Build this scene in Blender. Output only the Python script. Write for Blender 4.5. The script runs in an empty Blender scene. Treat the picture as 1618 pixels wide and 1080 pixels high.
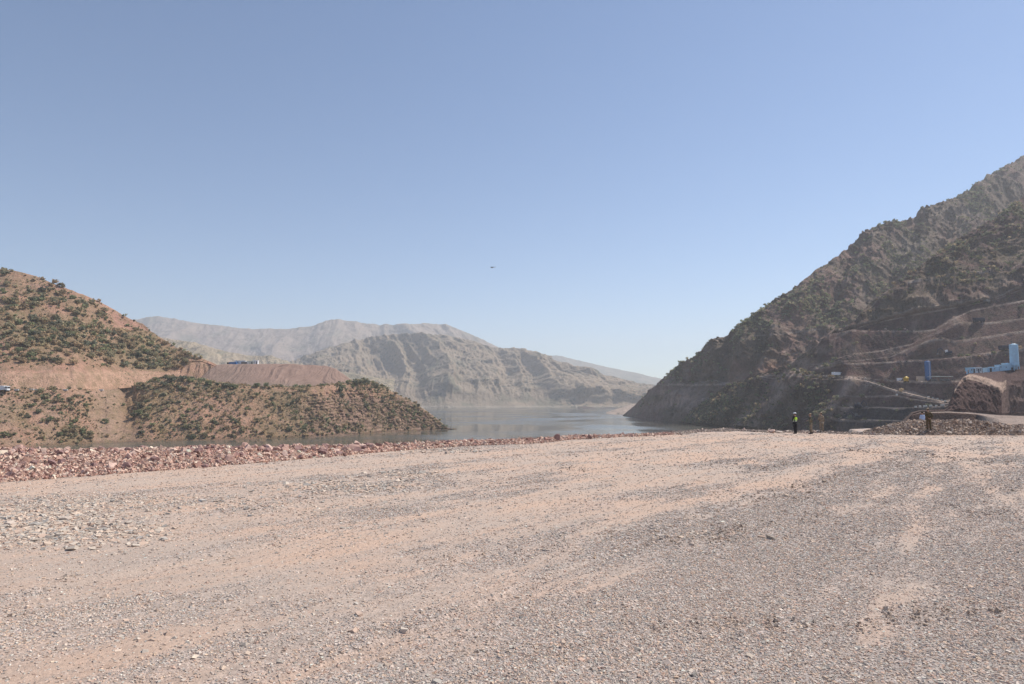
import bpy, bmesh, math, random
import numpy as np
from mathutils import Vector, Matrix
R = math.radians
rnd = random.Random(7)
rng = np.random.default_rng(11)
S = bpy.context.scene
C = S.collection

# ---------------------------------------------------------------- camera, world, sun, exposure
CAM_Z = 2.9
F = 1079.0                       # focal length in photograph pixels (1618 wide): 24 mm
HOR = 632.0
PT = math.atan((HOR - 540.0) / F)
CP, SP = math.cos(PT), math.sin(PT)
cam = bpy.data.cameras.new('camera'); co = bpy.data.objects.new('camera', cam); C.objects.link(co)
cam.sensor_width = 36; cam.lens = 36 * F / 1618.0
cam.clip_start = 0.1; cam.clip_end = 30000
co.location = (0, 0, CAM_Z); co.rotation_euler = (math.pi / 2 + PT, 0, 0)
S.camera = co

SUN_EL, SUN_AZ = 50.0, 60.0      # azimuth clockwise from the view direction (+Y)
W = bpy.data.worlds.new('World'); S.world = W; W.use_nodes = True
nt = W.node_tree; nt.nodes.clear()
sky = nt.nodes.new('ShaderNodeTexSky'); sky.sky_type = 'NISHITA'; sky.sun_disc = False
sky.sun_elevation = R(SUN_EL); sky.sun_rotation = R(SUN_AZ)
sky.altitude = 1300; sky.air_density = 1.05; sky.dust_density = 0.4; sky.ozone_density = 3.4
bg = nt.nodes.new('ShaderNodeBackground'); bg.inputs['Strength'].default_value = 0.113
wo = nt.nodes.new('ShaderNodeOutputWorld')
nt.links.new(sky.outputs[0], bg.inputs[0]); nt.links.new(bg.outputs[0], wo.inputs[0])
sl = bpy.data.lights.new('sun', 'SUN'); sl.energy = 4.8; sl.angle = R(0.5); sl.color = (1.0, 0.93, 0.835)
so = bpy.data.objects.new('sun', sl); C.objects.link(so)
sd = Vector((math.sin(R(SUN_AZ)) * math.cos(R(SUN_EL)), math.cos(R(SUN_AZ)) * math.cos(R(SUN_EL)), math.sin(R(SUN_EL))))
so.rotation_euler = sd.to_track_quat('Z', 'Y').to_euler(); so.location = (60, -20, 80)
S.view_settings.view_transform = 'Standard'; S.view_settings.look = 'None'
S.view_settings.exposure = 0.2; S.view_settings.gamma = 1.0
S.render.engine = 'CYCLES'
S.cycles.max_bounces = 5; S.cycles.volume_bounces = 1; S.cycles.transparent_max_bounces = 8
WATER = -17.1

# ---------------------------------------------------------------- helpers
def pdir(px, py):
    """slopes X/Y and z/Y of the ray through photograph pixel (px, py)"""
    yd = F * CP - (540.0 - py) * SP
    return (px - 809.0) / yd, (F * SP + (540.0 - py) * CP) / yd
def pt(px, py, Y):
    a, b = pdir(px, py)
    return np.array([a * Y, Y, CAM_Z + b * Y])
def toscreen(P):
    X = P[..., 0]; Y = P[..., 1]; Z = P[..., 2] - CAM_Z
    d = Y * CP + Z * SP; u = -Y * SP + Z * CP
    d = np.where(d > 0.1, d, 0.1)
    return 809 + F * X / d, 540 - F * u / d
def ground_pt(px, py, z=0.0):
    a, b = pdir(px, py); Y = (z - CAM_Z) / b
    return np.array([a * Y, Y, z])

def _hash(ix, iy, iz, seed):
    n = (ix * 374761393 + iy * 668265263 + iz * 2147483647 + seed * 1274126177) & 0xFFFFFFFF
    n = ((n ^ (n >> 13)) * 1274126177) & 0xFFFFFFFF
    n = (n ^ (n >> 16)) & 0xFFFF
    return n.astype(np.float64) / 32767.5 - 1.0
def vnoise(x, y, z, seed=0):
    x, y, z = np.broadcast_arrays(np.asarray(x, float), np.asarray(y, float), np.asarray(z, float))
    xi = np.floor(x).astype(np.int64); yi = np.floor(y).astype(np.int64); zi = np.floor(z).astype(np.int64)
    fx, fy, fz = x - xi, y - yi, z - zi
    fx = fx * fx * fx * (fx * (fx * 6 - 15) + 10); fy = fy * fy * fy * (fy * (fy * 6 - 15) + 10); fz = fz * fz * (3 - 2 * fz)
    r = 0
    for dx in (0, 1):
        wx = fx if dx else 1 - fx
        for dy in (0, 1):
            wy = fy if dy else 1 - fy
            for dz in (0, 1):
                wz = fz if dz else 1 - fz
                r = r + _hash(xi + dx, yi + dy, zi + dz, seed) * wx * wy * wz
    return r
def fbm(x, y, z, oct=5, seed=0, gain=0.5, ridged=False):
    a, s, t = 1.0, 0.0, 0.0
    for o in range(oct):
        n = vnoise(x, y, z, seed + o * 17)
        if ridged: n = 1 - 2 * np.abs(n)
        s = s + a * n; t += a; a *= gain
        x = x * 2.03 + 5.3; y = y * 2.03 + 1.7; z = z * 2.03 + 9.1
    return s / t
def sstep(a, b, x):
    t = np.clip((x - a) / (b - a), 0, 1); return t * t * (3 - 2 * t)
def lerp(a, b, t): return a + (b - a) * t
def mixc(c0, c1, t):
    t = np.clip(t, 0, 1)[..., None]
    return c0 * (1 - t) + np.asarray(c1) * t

def mesh_np(name, V, faces, k, mat, col=None, extra=None, smooth=False, parent=None):
    """V (n,3); faces (m,k) -> one mesh object"""
    me = bpy.data.meshes.new(name)
    V = np.ascontiguousarray(V, dtype=np.float32); faces = np.ascontiguousarray(faces, dtype=np.int32)
    me.vertices.add(len(V)); me.vertices.foreach_set('co', V.ravel())
    me.loops.add(faces.size); me.loops.foreach_set('vertex_index', faces.ravel())
    me.polygons.add(len(faces))
    me.polygons.foreach_set('loop_start', np.arange(0, faces.size, k, dtype=np.int32))
    me.polygons.foreach_set('loop_total', np.full(len(faces), k, dtype=np.int32))
    me.polygons.foreach_set('use_smooth', np.full(len(faces), smooth, dtype=bool))
    if col is not None:
        a = me.color_attributes.new('Col', 'FLOAT_COLOR', 'POINT')
        c4 = np.ones((len(V), 4), dtype=np.float32); c4[:, :3] = np.clip(col, 0, 1)
        a.data.foreach_set('color', c4.ravel())
    if extra:
        for kk, vv in extra.items():
            a = me.attributes.new(kk, 'FLOAT', 'POINT'); a.data.foreach_set('value', np.ascontiguousarray(vv, dtype=np.float32).ravel())
    me.update(calc_edges=True)
    if mat: me.materials.append(mat)
    o = bpy.data.objects.new(name, me); C.objects.link(o)
    if parent: o.parent = parent
    return o
def bm_obj(name, bm, mat, parent=None, smooth=False):
    me = bpy.data.meshes.new(name); bmesh.ops.recalc_face_normals(bm, faces=bm.faces); bm.to_mesh(me); bm.free()
    if smooth:
        for p in me.polygons: p.use_smooth = True
    if mat: me.materials.append(mat)
    o = bpy.data.objects.new(name, me); C.objects.link(o)
    if parent: o.parent = parent
    return o
def tag(o, label=None, cat=None, group=None, kind=None):
    if label: o['label'] = label
    if cat: o['category'] = cat
    if group: o['group'] = group
    if kind: o['kind'] = kind
    return o
def empty(name, loc, rz=0.0, **kw):
    o = bpy.data.objects.new(name, None); C.objects.link(o); o.empty_display_size = 0.3
    o.location = loc; o.rotation_euler = (0, 0, rz); tag(o, **kw); return o
def copy_tree(o, parent=None):
    c = o.copy(); C.objects.link(c); c.parent = parent
    for ch in list(o.children): copy_tree(ch, c)
    return c
def box(bm, cx, cy, cz, sx, sy, sz, rz=0, bev=0.0):
    r = bmesh.ops.create_cube(bm, size=1.0)
    M = Matrix.Translation((cx, cy, cz)) @ Matrix.Rotation(rz, 4, 'Z') @ Matrix.Diagonal((sx, sy, sz, 1))
    bmesh.ops.transform(bm, matrix=M, verts=r['verts'])
    if bev > 0:
        es = list({e for v in r['verts'] for e in v.link_edges})
        bmesh.ops.bevel(bm, geom=es, offset=bev, segments=1, affect='EDGES')
def cyl(bm, p0, p1, r0, r1=None, n=12):
    p0 = Vector(p0); p1 = Vector(p1); d = p1 - p0
    q = d.to_track_quat('Z', 'Y').to_matrix().to_4x4()
    M = Matrix.Translation((p0 + p1) / 2) @ q
    bmesh.ops.create_cone(bm, cap_ends=True, segments=n, radius1=r0, radius2=r0 if r1 is None else r1, depth=d.length, matrix=M)
def ball(bm, c, sx, sy, sz, sub=2, rot=None):
    M = Matrix.Translation(c) @ (rot or Matrix.Identity(4)) @ Matrix.Diagonal((sx, sy, sz, 1))
    bmesh.ops.create_icosphere(bm, subdivisions=sub, radius=1.0, matrix=M)

# ---------------------------------------------------------------- materials
def new_mat(name):
    m = bpy.data.materials.new(name); m.use_nodes = True; n = m.node_tree; n.nodes.clear()
    out = n.nodes.new('ShaderNodeOutputMaterial'); b = n.nodes.new('ShaderNodeBsdfPrincipled')
    n.links.new(b.outputs[0], out.inputs['Surface'])
    b.inputs['Specular IOR Level'].default_value = 0.25
    return m, n, b
def nd(n, t, **kw):
    x = n.nodes.new(t)
    for k, v in kw.items():
        if k in x.inputs: x.inputs[k].default_value = v
        else: setattr(x, k, v)
    return x
def terrain_mat(name, s1, s2, amt, bump, bdist, speck=None, rough=0.95, grass=None):
    """albedo from the Col attribute, broken up by two noises, optional dark scrub specks"""
    m, n, b = new_mat(name); L = n.links.new
    at = nd(n, 'ShaderNodeAttribute', attribute_name='Col')
    tc = nd(n, 'ShaderNodeTexCoord')
    n1 = nd(n, 'ShaderNodeTexNoise', Scale=s1, Detail=6.0, Roughness=0.65); L(tc.outputs['Object'], n1.inputs['Vector'])
    n2 = nd(n, 'ShaderNodeTexNoise', Scale=s2, Detail=8.0, Roughness=0.7); L(tc.outputs['Object'], n2.inputs['Vector'])
    mr = nd(n, 'ShaderNodeMapRange'); mr.inputs[1].default_value = 0.3; mr.inputs[2].default_value = 0.7
    mr.inputs[3].default_value = 1 - amt; mr.inputs[4].default_value = 1 + amt; L(n1.outputs[0], mr.inputs[0])
    mr2 = nd(n, 'ShaderNodeMapRange'); mr2.inputs[1].default_value = 0.3; mr2.inputs[2].default_value = 0.7
    mr2.inputs[3].default_value = 1 - amt; mr2.inputs[4].default_value = 1 + amt; L(n2.outputs[0], mr2.inputs[0])
    mm = nd(n, 'ShaderNodeMath', operation='MULTIPLY'); L(mr.outputs[0], mm.inputs[0]); L(mr2.outputs[0], mm.inputs[1])
    vm = nd(n, 'ShaderNodeVectorMath', operation='SCALE'); L(at.outputs['Color'], vm.inputs[0]); L(mm.outputs[0], vm.inputs['Scale'])
    colout = vm.outputs[0]
    if grass:
        ng = nd(n, 'ShaderNodeTexNoise', Scale=grass[0], Detail=7.0, Roughness=0.68); L(tc.outputs['Object'], ng.inputs['Vector'])
        gr = nd(n, 'ShaderNodeMapRange'); gr.inputs[1].default_value = 0.47; gr.inputs[2].default_value = 0.60; gr.inputs[3].default_value = 0.0; gr.inputs[4].default_value = grass[1]; L(ng.outputs[0], gr.inputs[0])
        mg = nd(n, 'ShaderNodeMix', data_type='RGBA'); L(gr.outputs[0], mg.inputs[0]); L(colout, mg.inputs[6]); mg.inputs[7].default_value = (*grass[2], 1); colout = mg.outputs[2]
    if speck:
        vo = nd(n, 'ShaderNodeTexVoronoi', Scale=speck[0]); L(tc.outputs['Object'], vo.inputs['Vector'])
        n3 = nd(n, 'ShaderNodeTexNoise', Scale=speck[1], Detail=3.0); L(tc.outputs['Object'], n3.inputs['Vector'])
        th = nd(n, 'ShaderNodeMapRange'); th.inputs[1].default_value = 0.38; th.inputs[2].default_value = 0.68; th.inputs[3].default_value = 0.05; th.inputs[4].default_value = speck[2]
        L(n3.outputs[0], th.inputs[0])
        lt = nd(n, 'ShaderNodeMath', operation='LESS_THAN'); L(vo.outputs['Distance'], lt.inputs[0]); L(th.outputs[0], lt.inputs[1])
        mx = nd(n, 'ShaderNodeMix', data_type='RGBA'); L(lt.outputs[0], mx.inputs[0]); L(colout, mx.inputs[6]); mx.inputs[7].default_value = (*speck[3], 1)
        colout = mx.outputs[2]
    L(colout, b.inputs['Base Color'])
    b.inputs['Roughness'].default_value = rough; b.inputs['Specular IOR Level'].default_value = 0.1
    bp = nd(n, 'ShaderNodeBump', Strength=bump, Distance=bdist); L(n2.outputs[0], bp.inputs['Height']); L(bp.outputs[0], b.inputs['Normal'])
    return m
def paint(name, col, rough=0.5, metal=0.0, var=0.12, scale=3.0, bump=0.0):
    m, n, b = new_mat(name); L = n.links.new
    tc = nd(n, 'ShaderNodeTexCoord'); no = nd(n, 'ShaderNodeTexNoise', Scale=scale, Detail=5.0, Roughness=0.6); L(tc.outputs['Object'], no.inputs['Vector'])
    mr = nd(n, 'ShaderNodeMapRange'); mr.inputs[1].default_value = 0.3; mr.inputs[2].default_value = 0.7
    mr.inputs[3].default_value = 1 - var; mr.inputs[4].default_value = 1 + var; L(no.outputs[0], mr.inputs[0])
    vm = nd(n, 'ShaderNodeVectorMath', operation='SCALE'); vm.inputs[0].default_value = col; L(mr.outputs[0], vm.inputs['Scale'])
    L(vm.outputs[0], b.inputs['Base Color']); b.inputs['Roughness'].default_value = rough; b.inputs['Metallic'].default_value = metal
    if bump:
        bp = nd(n, 'ShaderNodeBump', Strength=bump, Distance=0.02); L(no.outputs[0], bp.inputs['Height']); L(bp.outputs[0], b.inputs['Normal'])
    return m
def attr_mat(name, amt=0.2, scale=6.0, rough=0.9, bump=0.3, bdist=0.03, rand=0.0, transl=0.0):
    m, n, b = new_mat(name); L = n.links.new
    at = nd(n, 'ShaderNodeAttribute', attribute_name='Col'); tc = nd(n, 'ShaderNodeTexCoord')
    no = nd(n, 'ShaderNodeTexNoise', Scale=scale, Detail=5.0, Roughness=0.65); L(tc.outputs['Object'], no.inputs['Vector'])
    mr = nd(n, 'ShaderNodeMapRange'); mr.inputs[1].default_value = 0.3; mr.inputs[2].default_value = 0.7
    mr.inputs[3].default_value = 1 - amt; mr.inputs[4].default_value = 1 + amt; L(no.outputs[0], mr.inputs[0])
    sc = mr.outputs[0]
    if rand:
        oi = nd(n, 'ShaderNodeObjectInfo'); m2 = nd(n, 'ShaderNodeMapRange'); m2.inputs[3].default_value = 1 - rand; m2.inputs[4].default_value = 1 + rand
        L(oi.outputs['Random'], m2.inputs[0]); mu = nd(n, 'ShaderNodeMath', operation='MULTIPLY'); L(m2.outputs[0], mu.inputs[0]); L(sc, mu.inputs[1]); sc = mu.outputs[0]
    vm = nd(n, 'ShaderNodeVectorMath', operation='SCALE'); L(at.outputs['Color'], vm.inputs[0]); L(sc, vm.inputs['Scale'])
    L(vm.outputs[0], b.inputs['Base Color']); b.inputs['Roughness'].default_value = rough; b.inputs['Specular IOR Level'].default_value = 0.15
    if bump:
        bp = nd(n, 'ShaderNodeBump', Strength=bump, Distance=bdist); L(no.outputs[0], bp.inputs['Height']); L(bp.outputs[0], b.inputs['Normal'])
    return m

M_left = terrain_mat('red_hillside_soil', 0.35, 1.3, 0.20, 1.0, 1.0, speck=(0.60, 0.06, 0.30, (0.13, 0.12, 0.07)), grass=(0.22, 0.45, (0.21, 0.165, 0.09)))
M_spoil = terrain_mat('spoil_heap_soil', 0.3, 1.5, 0.10, 0.5, 0.6)
M_right = terrain_mat('purple_brown_rock', 0.16, 0.8, 0.26, 1.0, 2.2, speck=(0.40, 0.05, 0.24, (0.07, 0.07, 0.045)), grass=(0.13, 0.35, (0.13, 0.12, 0.08)))
M_cut = terrain_mat('excavated_rock_face', 0.25, 1.2, 0.20, 1.0, 0.9)
M_far = terrain_mat('far_dry_hillside', 0.02, 0.09, 0.20, 0.9, 9.0, speck=(0.075, 0.006, 0.44, (0.12, 0.115, 0.085)))
M_rock = attr_mat('broken_red_rock', 0.22, 5.0, 0.9, 0.5, 0.03)
M_gravel = attr_mat('crushed_gravel', 0.12, 30.0, 0.85, 0.0)
M_leaf = attr_mat('scrub_leaves', 0.25, 1.2, 0.8, 0.0, rand=0.25)
_n = M_leaf.node_tree; _b = [q for q in _n.nodes if q.type == 'BSDF_PRINCIPLED'][0]; _o = [q for q in _n.nodes if q.type == 'OUTPUT_MATERIAL'][0]
_t = _n.nodes.new('ShaderNodeBsdfTranslucent'); _m = _n.nodes.new('ShaderNodeMixShader'); _m.inputs[0].default_value = 0.42
_n.links.new(_b.inputs['Base Color'].links[0].from_socket, _t.inputs['Color']); _n.links.new(_b.outputs[0], _m.inputs[1]); _n.links.new(_t.outputs[0], _m.inputs[2]); _n.links.new(_m.outputs[0], _o.inputs['Surface'])

# ---------------------------------------------------------------- lofted terrain
LAY = {}
def gsm(a, sig):
    if sig <= 0: return a
    n_ = int(sig * 3) + 1; k_ = np.exp(-0.5 * (np.arange(-n_, n_ + 1) / sig) ** 2); k_ /= k_.sum()
    return np.convolve(np.concatenate([2 * a[0] - a[n_:0:-1], a, 2 * a[-1] - a[-2:-n_ - 2:-1]]), k_, 'valid')
def curve(pts, X):
    p = np.array(pts, float); return np.interp(X, p[:, 0], p[:, 1])
def loft(name, x0, x1, dx, curves, disp, color, mat, label_kind='structure', back=(250, -0.5), smooth=True, sig=9, keep_sky=True):
    """curves, bottom to ridge: (kind, n, args)  kinds:
       Y: pixel curve + explicit depth curve; W: at water level - 6 m by depth curve; m: pixel curve, depth marched up a slope m;
       flat: go back dY at rise dz"""
    X = np.arange(x0, x1 + dx, dx, dtype=float)
    rows = []; segs = []; cur = None; pyc = None; tags = []
    for c in curves:
        kind, n = c[0], c[1]
        if kind == 'Y':
            py = curve(c[2], X); Y = gsm(curve(c[3], X), sig / dx); a, b = pdir(X, py); P = np.stack([a * Y, Y, CAM_Z + b * Y], 1); pyc = py
        elif kind == 'under':       # six metres straight below the next (water line) curve
            py = gsm(curve(c[2], X), 8 / dx); a, b = pdir(X, py); Y = (WATER - CAM_Z) / b - 5; P = np.stack([a * Y, Y, np.full_like(Y, WATER - 6)], 1); pyc = py + 0.0
        elif kind == 'water':
            py = gsm(curve(c[2], X), 8 / dx); a, b = pdir(X, py); Y = (WATER - CAM_Z) / b; P = np.stack([a * Y, Y, np.full_like(Y, WATER)], 1); pyc = py
        elif kind == 'm':
            py = np.minimum(curve(c[2], X), pyc - 0.02); m = curve(c[3], X) if isinstance(c[3], list) else np.full_like(X, c[3])
            a, b = pdir(X, py); z0 = cur[:, 2] - CAM_Z; Y0 = cur[:, 1]
            m = np.maximum(m, b + 0.12)
            Y = (z0 - m * Y0) / (b - m); Y = gsm(Y, sig / dx); Y = np.maximum(Y, Y0 + 0.01)
            P = np.stack([a * Y, Y, CAM_Z + b * Y], 1); pyc = py
        elif kind == 'flat':
            dY = curve(c[2], X) if isinstance(c[2], list) else np.full_like(X, c[2])
            Y = cur[:, 1] + dY; P = np.stack([cur[:, 0] / cur[:, 1] * Y, Y, cur[:, 2] + c[3]], 1)
            _, pyn = toscreen(P); pyc = np.minimum(pyc, pyn)
        if cur is not None:
            for i in range(1, n + 1):
                rows.append(cur + (P - cur) * (i / n)); tags.append(len(segs) + i / n)
            segs.append(n)
        else:
            rows.append(P); tags.append(0.0)
        cur = P
    nfront = len(rows)
    for i in range(1, 7):
        t = i / 6; Y = cur[:, 1] + back[0] * t
        rows.append(np.stack([cur[:, 0] * Y / cur[:, 1], Y, cur[:, 2] + back[0] * back[1] * t * (0.4 + 0.6 * t)], 1)); tags.append(len(segs) + t)
    G = np.stack(rows, 0); T = np.repeat(np.array(tags)[:, None], len(X), 1); XX = np.repeat(X[None], len(G), 0)
    rb = (G[nfront - 1, :, 2] - CAM_Z) / G[nfront - 1, :, 1]
    if disp is not None: G = disp(G, T, XX)
    if keep_sky:                       # keep the broad outline of the ridge after roughening it
        g_ = G[nfront - 1]; dz = gsm(CAM_Z + rb * g_[:, 1] - g_[:, 2], 7 / dx)
        G[..., 2] += dz[None] * sstep(len(segs) - 1, len(segs), T) * (T <= len(segs)) + dz[None] * (T > len(segs))
    ny, nx = G.shape[:2]
    sx, sy = toscreen(G)
    col = color(G, T, sx, sy)
    idx = np.arange(ny * nx).reshape(ny, nx)
    f = np.stack([idx[:-1, :-1], idx[:-1, 1:], idx[1:, 1:], idx[1:, :-1]], -1).reshape(-1, 4)
    o = mesh_np(name, G.reshape(-1, 3), f, 4, mat, col.reshape(-1, 3), smooth=smooth)
    tag(o, kind=label_kind)
    LAY[name] = dict(G=G, sx=sx, sy=sy, nf=nfront, T=T)
    return o
def on(layer, px, py):
    """the point of a terrain layer that shows at a photograph pixel"""
    d = LAY[layer]; q = (d['sx'][:d['nf']] - px) ** 2 + ((d['sy'][:d['nf']] - py)) ** 2
    i = np.argmin(q); return d['G'][:d['nf']].reshape(-1, 3)[i].copy()
def gully(G, T, amp, fx, fz, nrm, seed, fade=None, fine=1.0, ridged=True, slant=0.0, sl_var=0.6):
    """push the surface in and out: ribs that run down the slope plus fine roughness"""
    x, y, z = G[..., 0], G[..., 1], G[..., 2]
    wx = fbm(x * fx * 0.5, y * fx * 0.5, z * fx * 0.5, 3, seed + 5) * 1.2
    sl = slant + sl_var * vnoise(x * fx * 0.35, y * fx * 0.35, 0 * z, seed + 8)
    n = fbm((x - sl * z) * fx + wx * 0.35, y * fx * 0.22, z * fz, 6, seed, ridged=ridged, gain=0.58)
    n2 = fbm(x * fx * 6, y * fx * 6, z * fx * 6, 5, seed + 3, gain=0.62)
    a = amp * (fade if fade is not None else 1.0)
    d = (n * a + n2 * fine * (fade if fade is not None else 1.0))
    return G + d[..., None] * np.array(nrm)
def blob(sx, sy, cx, cy, rx, ry):
    return np.exp(-(((sx - cx) / rx) ** 2 + ((sy - cy) / ry) ** 2))
def nz(G, f, seed, oct=4):
    return fbm(G[..., 0] * f, G[..., 1] * f, G[..., 2] * f, oct, seed)

# ---- far ranges
def disp_far(amp, f, seed, fine, ta=0.0, tb=0.6):
    def fn(G, T, X):
        fade = sstep(ta, tb, T) * 0.9 + 0.1
        G2 = gully(G, T, amp, f, f * 0.35, (0.25, -0.75, 0.25), seed, fade, fine, slant=-0.5, sl_var=0.7)
        G2[..., 2] += fbm(G[..., 0] * f * 2, G[..., 1] * f * 2, 0 * T, 4, seed + 9) * amp * 0.04 * fade
        return G2
    return fn
def col_far(c0, c1, c2, f, seed):
    def fn(G, T, sx, sy):
        a = nz(G, f, seed); b = nz(G, f * 4, seed + 4)
        c = mixc(np.broadcast_to(np.array(c0), G.shape), c1, 0.5 + a * 0.9); c = mixc(c, c2, sstep(0.05, 0.6, b) * 0.7)
        shore = sstep(7, 1.5, G[..., 2] - WATER)
        return mixc(c, (0.42, 0.37, 0.30), shore * 0.6)
    return fn
tan_, grey_, olive_ = (0.33, 0.265, 0.20), (0.25, 0.225, 0.19), (0.17, 0.165, 0.115)
mid_base = [(-200, 644), (300, 644), (690, 643.8), (800, 643.5), (900, 643.2), (1000, 643), (1300, 643)]
loft('far_ridge', 560, 1500, 2.5, [
    ('Y', 1, [(560, 640), (1500, 640)], [(560, 4600), (1500, 4600)]),
    ('Y', 60, [(560, 545), (700, 552), (800, 556), (865, 561), (885, 562), (920, 571), (960, 580), (1000, 588), (1040, 597), (1075, 604), (1150, 600), (1300, 600), (1500, 604)], [(560, 5300), (1500, 5300)])],
    disp_far(120, 0.0016, 31, 14), col_far(grey_, olive_, tan_, 0.002, 32), M_far, back=(600, -0.4))
loft('back_mountain', -60, 860, 1.6, [
    ('Y', 1, [(-60, 630), (860, 630)], [(-60, 3300), (860, 3300)]),
    ('Y', 110, [(-60, 520), (180, 512), (225, 502), (250, 499), (275, 503), (310, 510), (350, 514), (385, 519), (420, 519), (460, 519), (490, 515), (520, 505), (540, 504), (565, 509), (600, 512), (640, 512), (680, 510), (710, 513), (740, 526), (765, 538), (785, 548), (860, 600)], [(-60, 4300), (400, 4200), (860, 4000)])],
    disp_far(110, 0.0022, 41, 22), col_far(tan_, (0.29, 0.22, 0.18), olive_, 0.002, 42), M_far, back=(600, -0.4))
loft('tan_foothill', 60, 620, 1.5, [
    ('Y', 1, [(60, 640), (620, 640)], [(60, 1450), (620, 1450)]),
    ('Y', 70, [(60, 520), (225, 528), (270, 535), (310, 541), (350, 553), (390, 561), (430, 562), (460, 572), (500, 580), (620, 600)], [(60, 1850), (620, 1750)])],
    disp_far(40, 0.006, 51, 9), col_far((0.42, 0.33, 0.23), (0.36, 0.29, 0.19), olive_, 0.01, 52), M_far, back=(300, -0.4))
loft('middle_mountain', 380, 1180, 0.95, [
    ('under', 1, mid_base), ('water', 2, mid_base),
    ('Y', 130, [(380, 604), (430, 583), (470, 566), (500, 555), (530, 545), (560, 537), (590, 531), (620, 527), (660, 526), (700, 529), (745, 539), (775, 549), (800, 549), (830, 553), (850, 560), (875, 572), (905, 578), (925, 583), (945, 592), (975, 599), (1010, 606), (1060, 609), (1180, 618)], [(380, 2450), (700, 2550), (1180, 2350)])],
    disp_far(165, 0.0034, 61, 20, 1.0, 1.3), col_far((0.32, 0.245, 0.175), (0.255, 0.21, 0.16), olive_, 0.006, 62), M_far, back=(400, -0.45))

# ---- right mountain (far side of the inlet)
def col_right(G, T, sx, sy):
    a = nz(G, 0.02, 71); b = nz(G, 0.09, 72); c_ = nz(G, 0.3, 73)
    c = mixc(np.broadcast_to(np.array((0.26, 0.165, 0.138)), G.shape), (0.18, 0.135, 0.10), sstep(-0.25, 0.35, a + 0.4 * b))
    c = mixc(c, (0.26, 0.20, 0.17), sstep(0.15, 0.55, b + 0.3 * c_) * 0.6); c = mixc(c, (0.29, 0.26, 0.225), blob(sx, sy, 1530, 345, 60, 18) * 0.8 + blob(sx, sy, 1440, 410, 34, 34) * 0.6 + blob(sx, sy, 1370, 470, 20, 26) * 0.6)  # pale grey scree above the spur, lightened further to paint in haze
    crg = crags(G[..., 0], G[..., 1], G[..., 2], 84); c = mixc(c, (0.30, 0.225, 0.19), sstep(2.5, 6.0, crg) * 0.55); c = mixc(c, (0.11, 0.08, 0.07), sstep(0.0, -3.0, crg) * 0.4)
    c = mixc(c, (0.125, 0.118, 0.075), sstep(0.0, 0.4, nz(G, 0.025, 305, 3)) * 0.35)
    c = mixc(c, (0.50, 0.37, 0.31), blob(sx, sy, 1075, 632, 50, 20) * (0.85 + 0.5 * b)); c = mixc(c, (0.15, 0.13, 0.085), blob(sx, sy, 1035, 628, 20, 7) * 0.8 + blob(sx, sy, 1060, 648, 22, 5) * 0.7)  # pale scree, its colour raised in place of sunlight the slope misses
    ft = T - np.floor(T); seg = np.ceil(T - 1e-6)
    rd = ((seg == 3) & (sx > 1040) & (sx < 1215)) | ((seg == 5) & (sx > 1175)); sp = (((seg == 2) & (sx > 1050) & (sx < 1215)) | ((seg == 4) & (sx > 1180))) * sstep(0.93, 1.0, ft)
    c = mixc(c, (0.42, 0.33, 0.28), rd * 0.9 + sp * (0.45 + 0.6 * b) * (rd == 0))
    for pts, w, k, xa, xb in ((road1, 1.5, 0.95, 1055, 1200), (bench1, 1.2, 0.8, 1236, 1345), (bench1, 0.9, 0.5, 1175, 1236)):
        d_ = np.abs(sy - np.interp(sx, *np.array(pts, float).T)); c = mixc(c, (0.56, 0.44, 0.37), np.exp(-(d_ / w) ** 2) * k * (sx > xa) * (sx < xb) * (0.9 + 0.5 * b))
    for (cx, cy, rx, ry, k) in ((1225, 585, 28, 16, 0.9), (1175, 588, 22, 18, 0.45), (1400, 470, 30, 22, 0.35), (1530, 350, 60, 18, 0.4)):
        c = mixc(c, (0.36, 0.20, 0.145), blob(sx, sy, cx, cy, rx, ry) * k * (0.7 + 0.6 * b))
    return c
r_base = [(960, 658), (985, 658.5), (1000, 660), (1050, 665), (1100, 670), (1150, 675), (1200, 680), (1300, 692), (1500, 705), (1800, 715), (2300, 740)]
road1 = [(960, 657), (984, 656.2), (1000, 646), (1030, 622), (1058, 606.5), (1092, 608), (1138, 607), (1200, 600), (1300, 600), (1500, 600), (2300, 600)]
bench1 = [(960, 656.5), (984, 656.1), (1000, 644), (1060, 595), (1140, 545), (1180, 531), (1240, 527), (1300, 519), (1345, 513), (1500, 500), (1700, 480), (2300, 430)]
rsky = [(960, 656), (984, 656), (991, 650), (1000, 643), (1030, 620), (1058, 602), (1075, 589), (1100, 571), (1120, 561), (1140, 552), (1150, 535), (1180, 511), (1220, 481), (1260, 455), (1300, 421), (1340, 391), (1370, 363), (1400, 352), (1440, 346), (1460, 327), (1500, 316), (1530, 300), (1560, 276), (1600, 256), (1618, 244), (1700, 195), (1850, 110), (2300, -60)]
r_Y = [(960, 960), (984, 890), (1000, 820), (1040, 710), (1075, 616), (1100, 570), (1200, 510), (1300, 495), (1450, 520), (1618, 570), (2200, 640)]
def crags(x, y, z, seed):
    '''sharp ribs and outcrops that stand out of the slope'''
    q = x - 0.75 * z + 4 * vnoise(x * 0.05, y * 0.05, z * 0.05, seed)
    rb = fbm(q * 0.055, y * 0.012, z * 0.02, 5, seed, ridged=True, gain=0.6)
    oc = fbm(x * 0.11, y * 0.11, z * 0.16, 5, seed + 2, gain=0.65)
    return rb * 5.0 + np.maximum(oc - 0.12, 0) * 14.0
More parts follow.
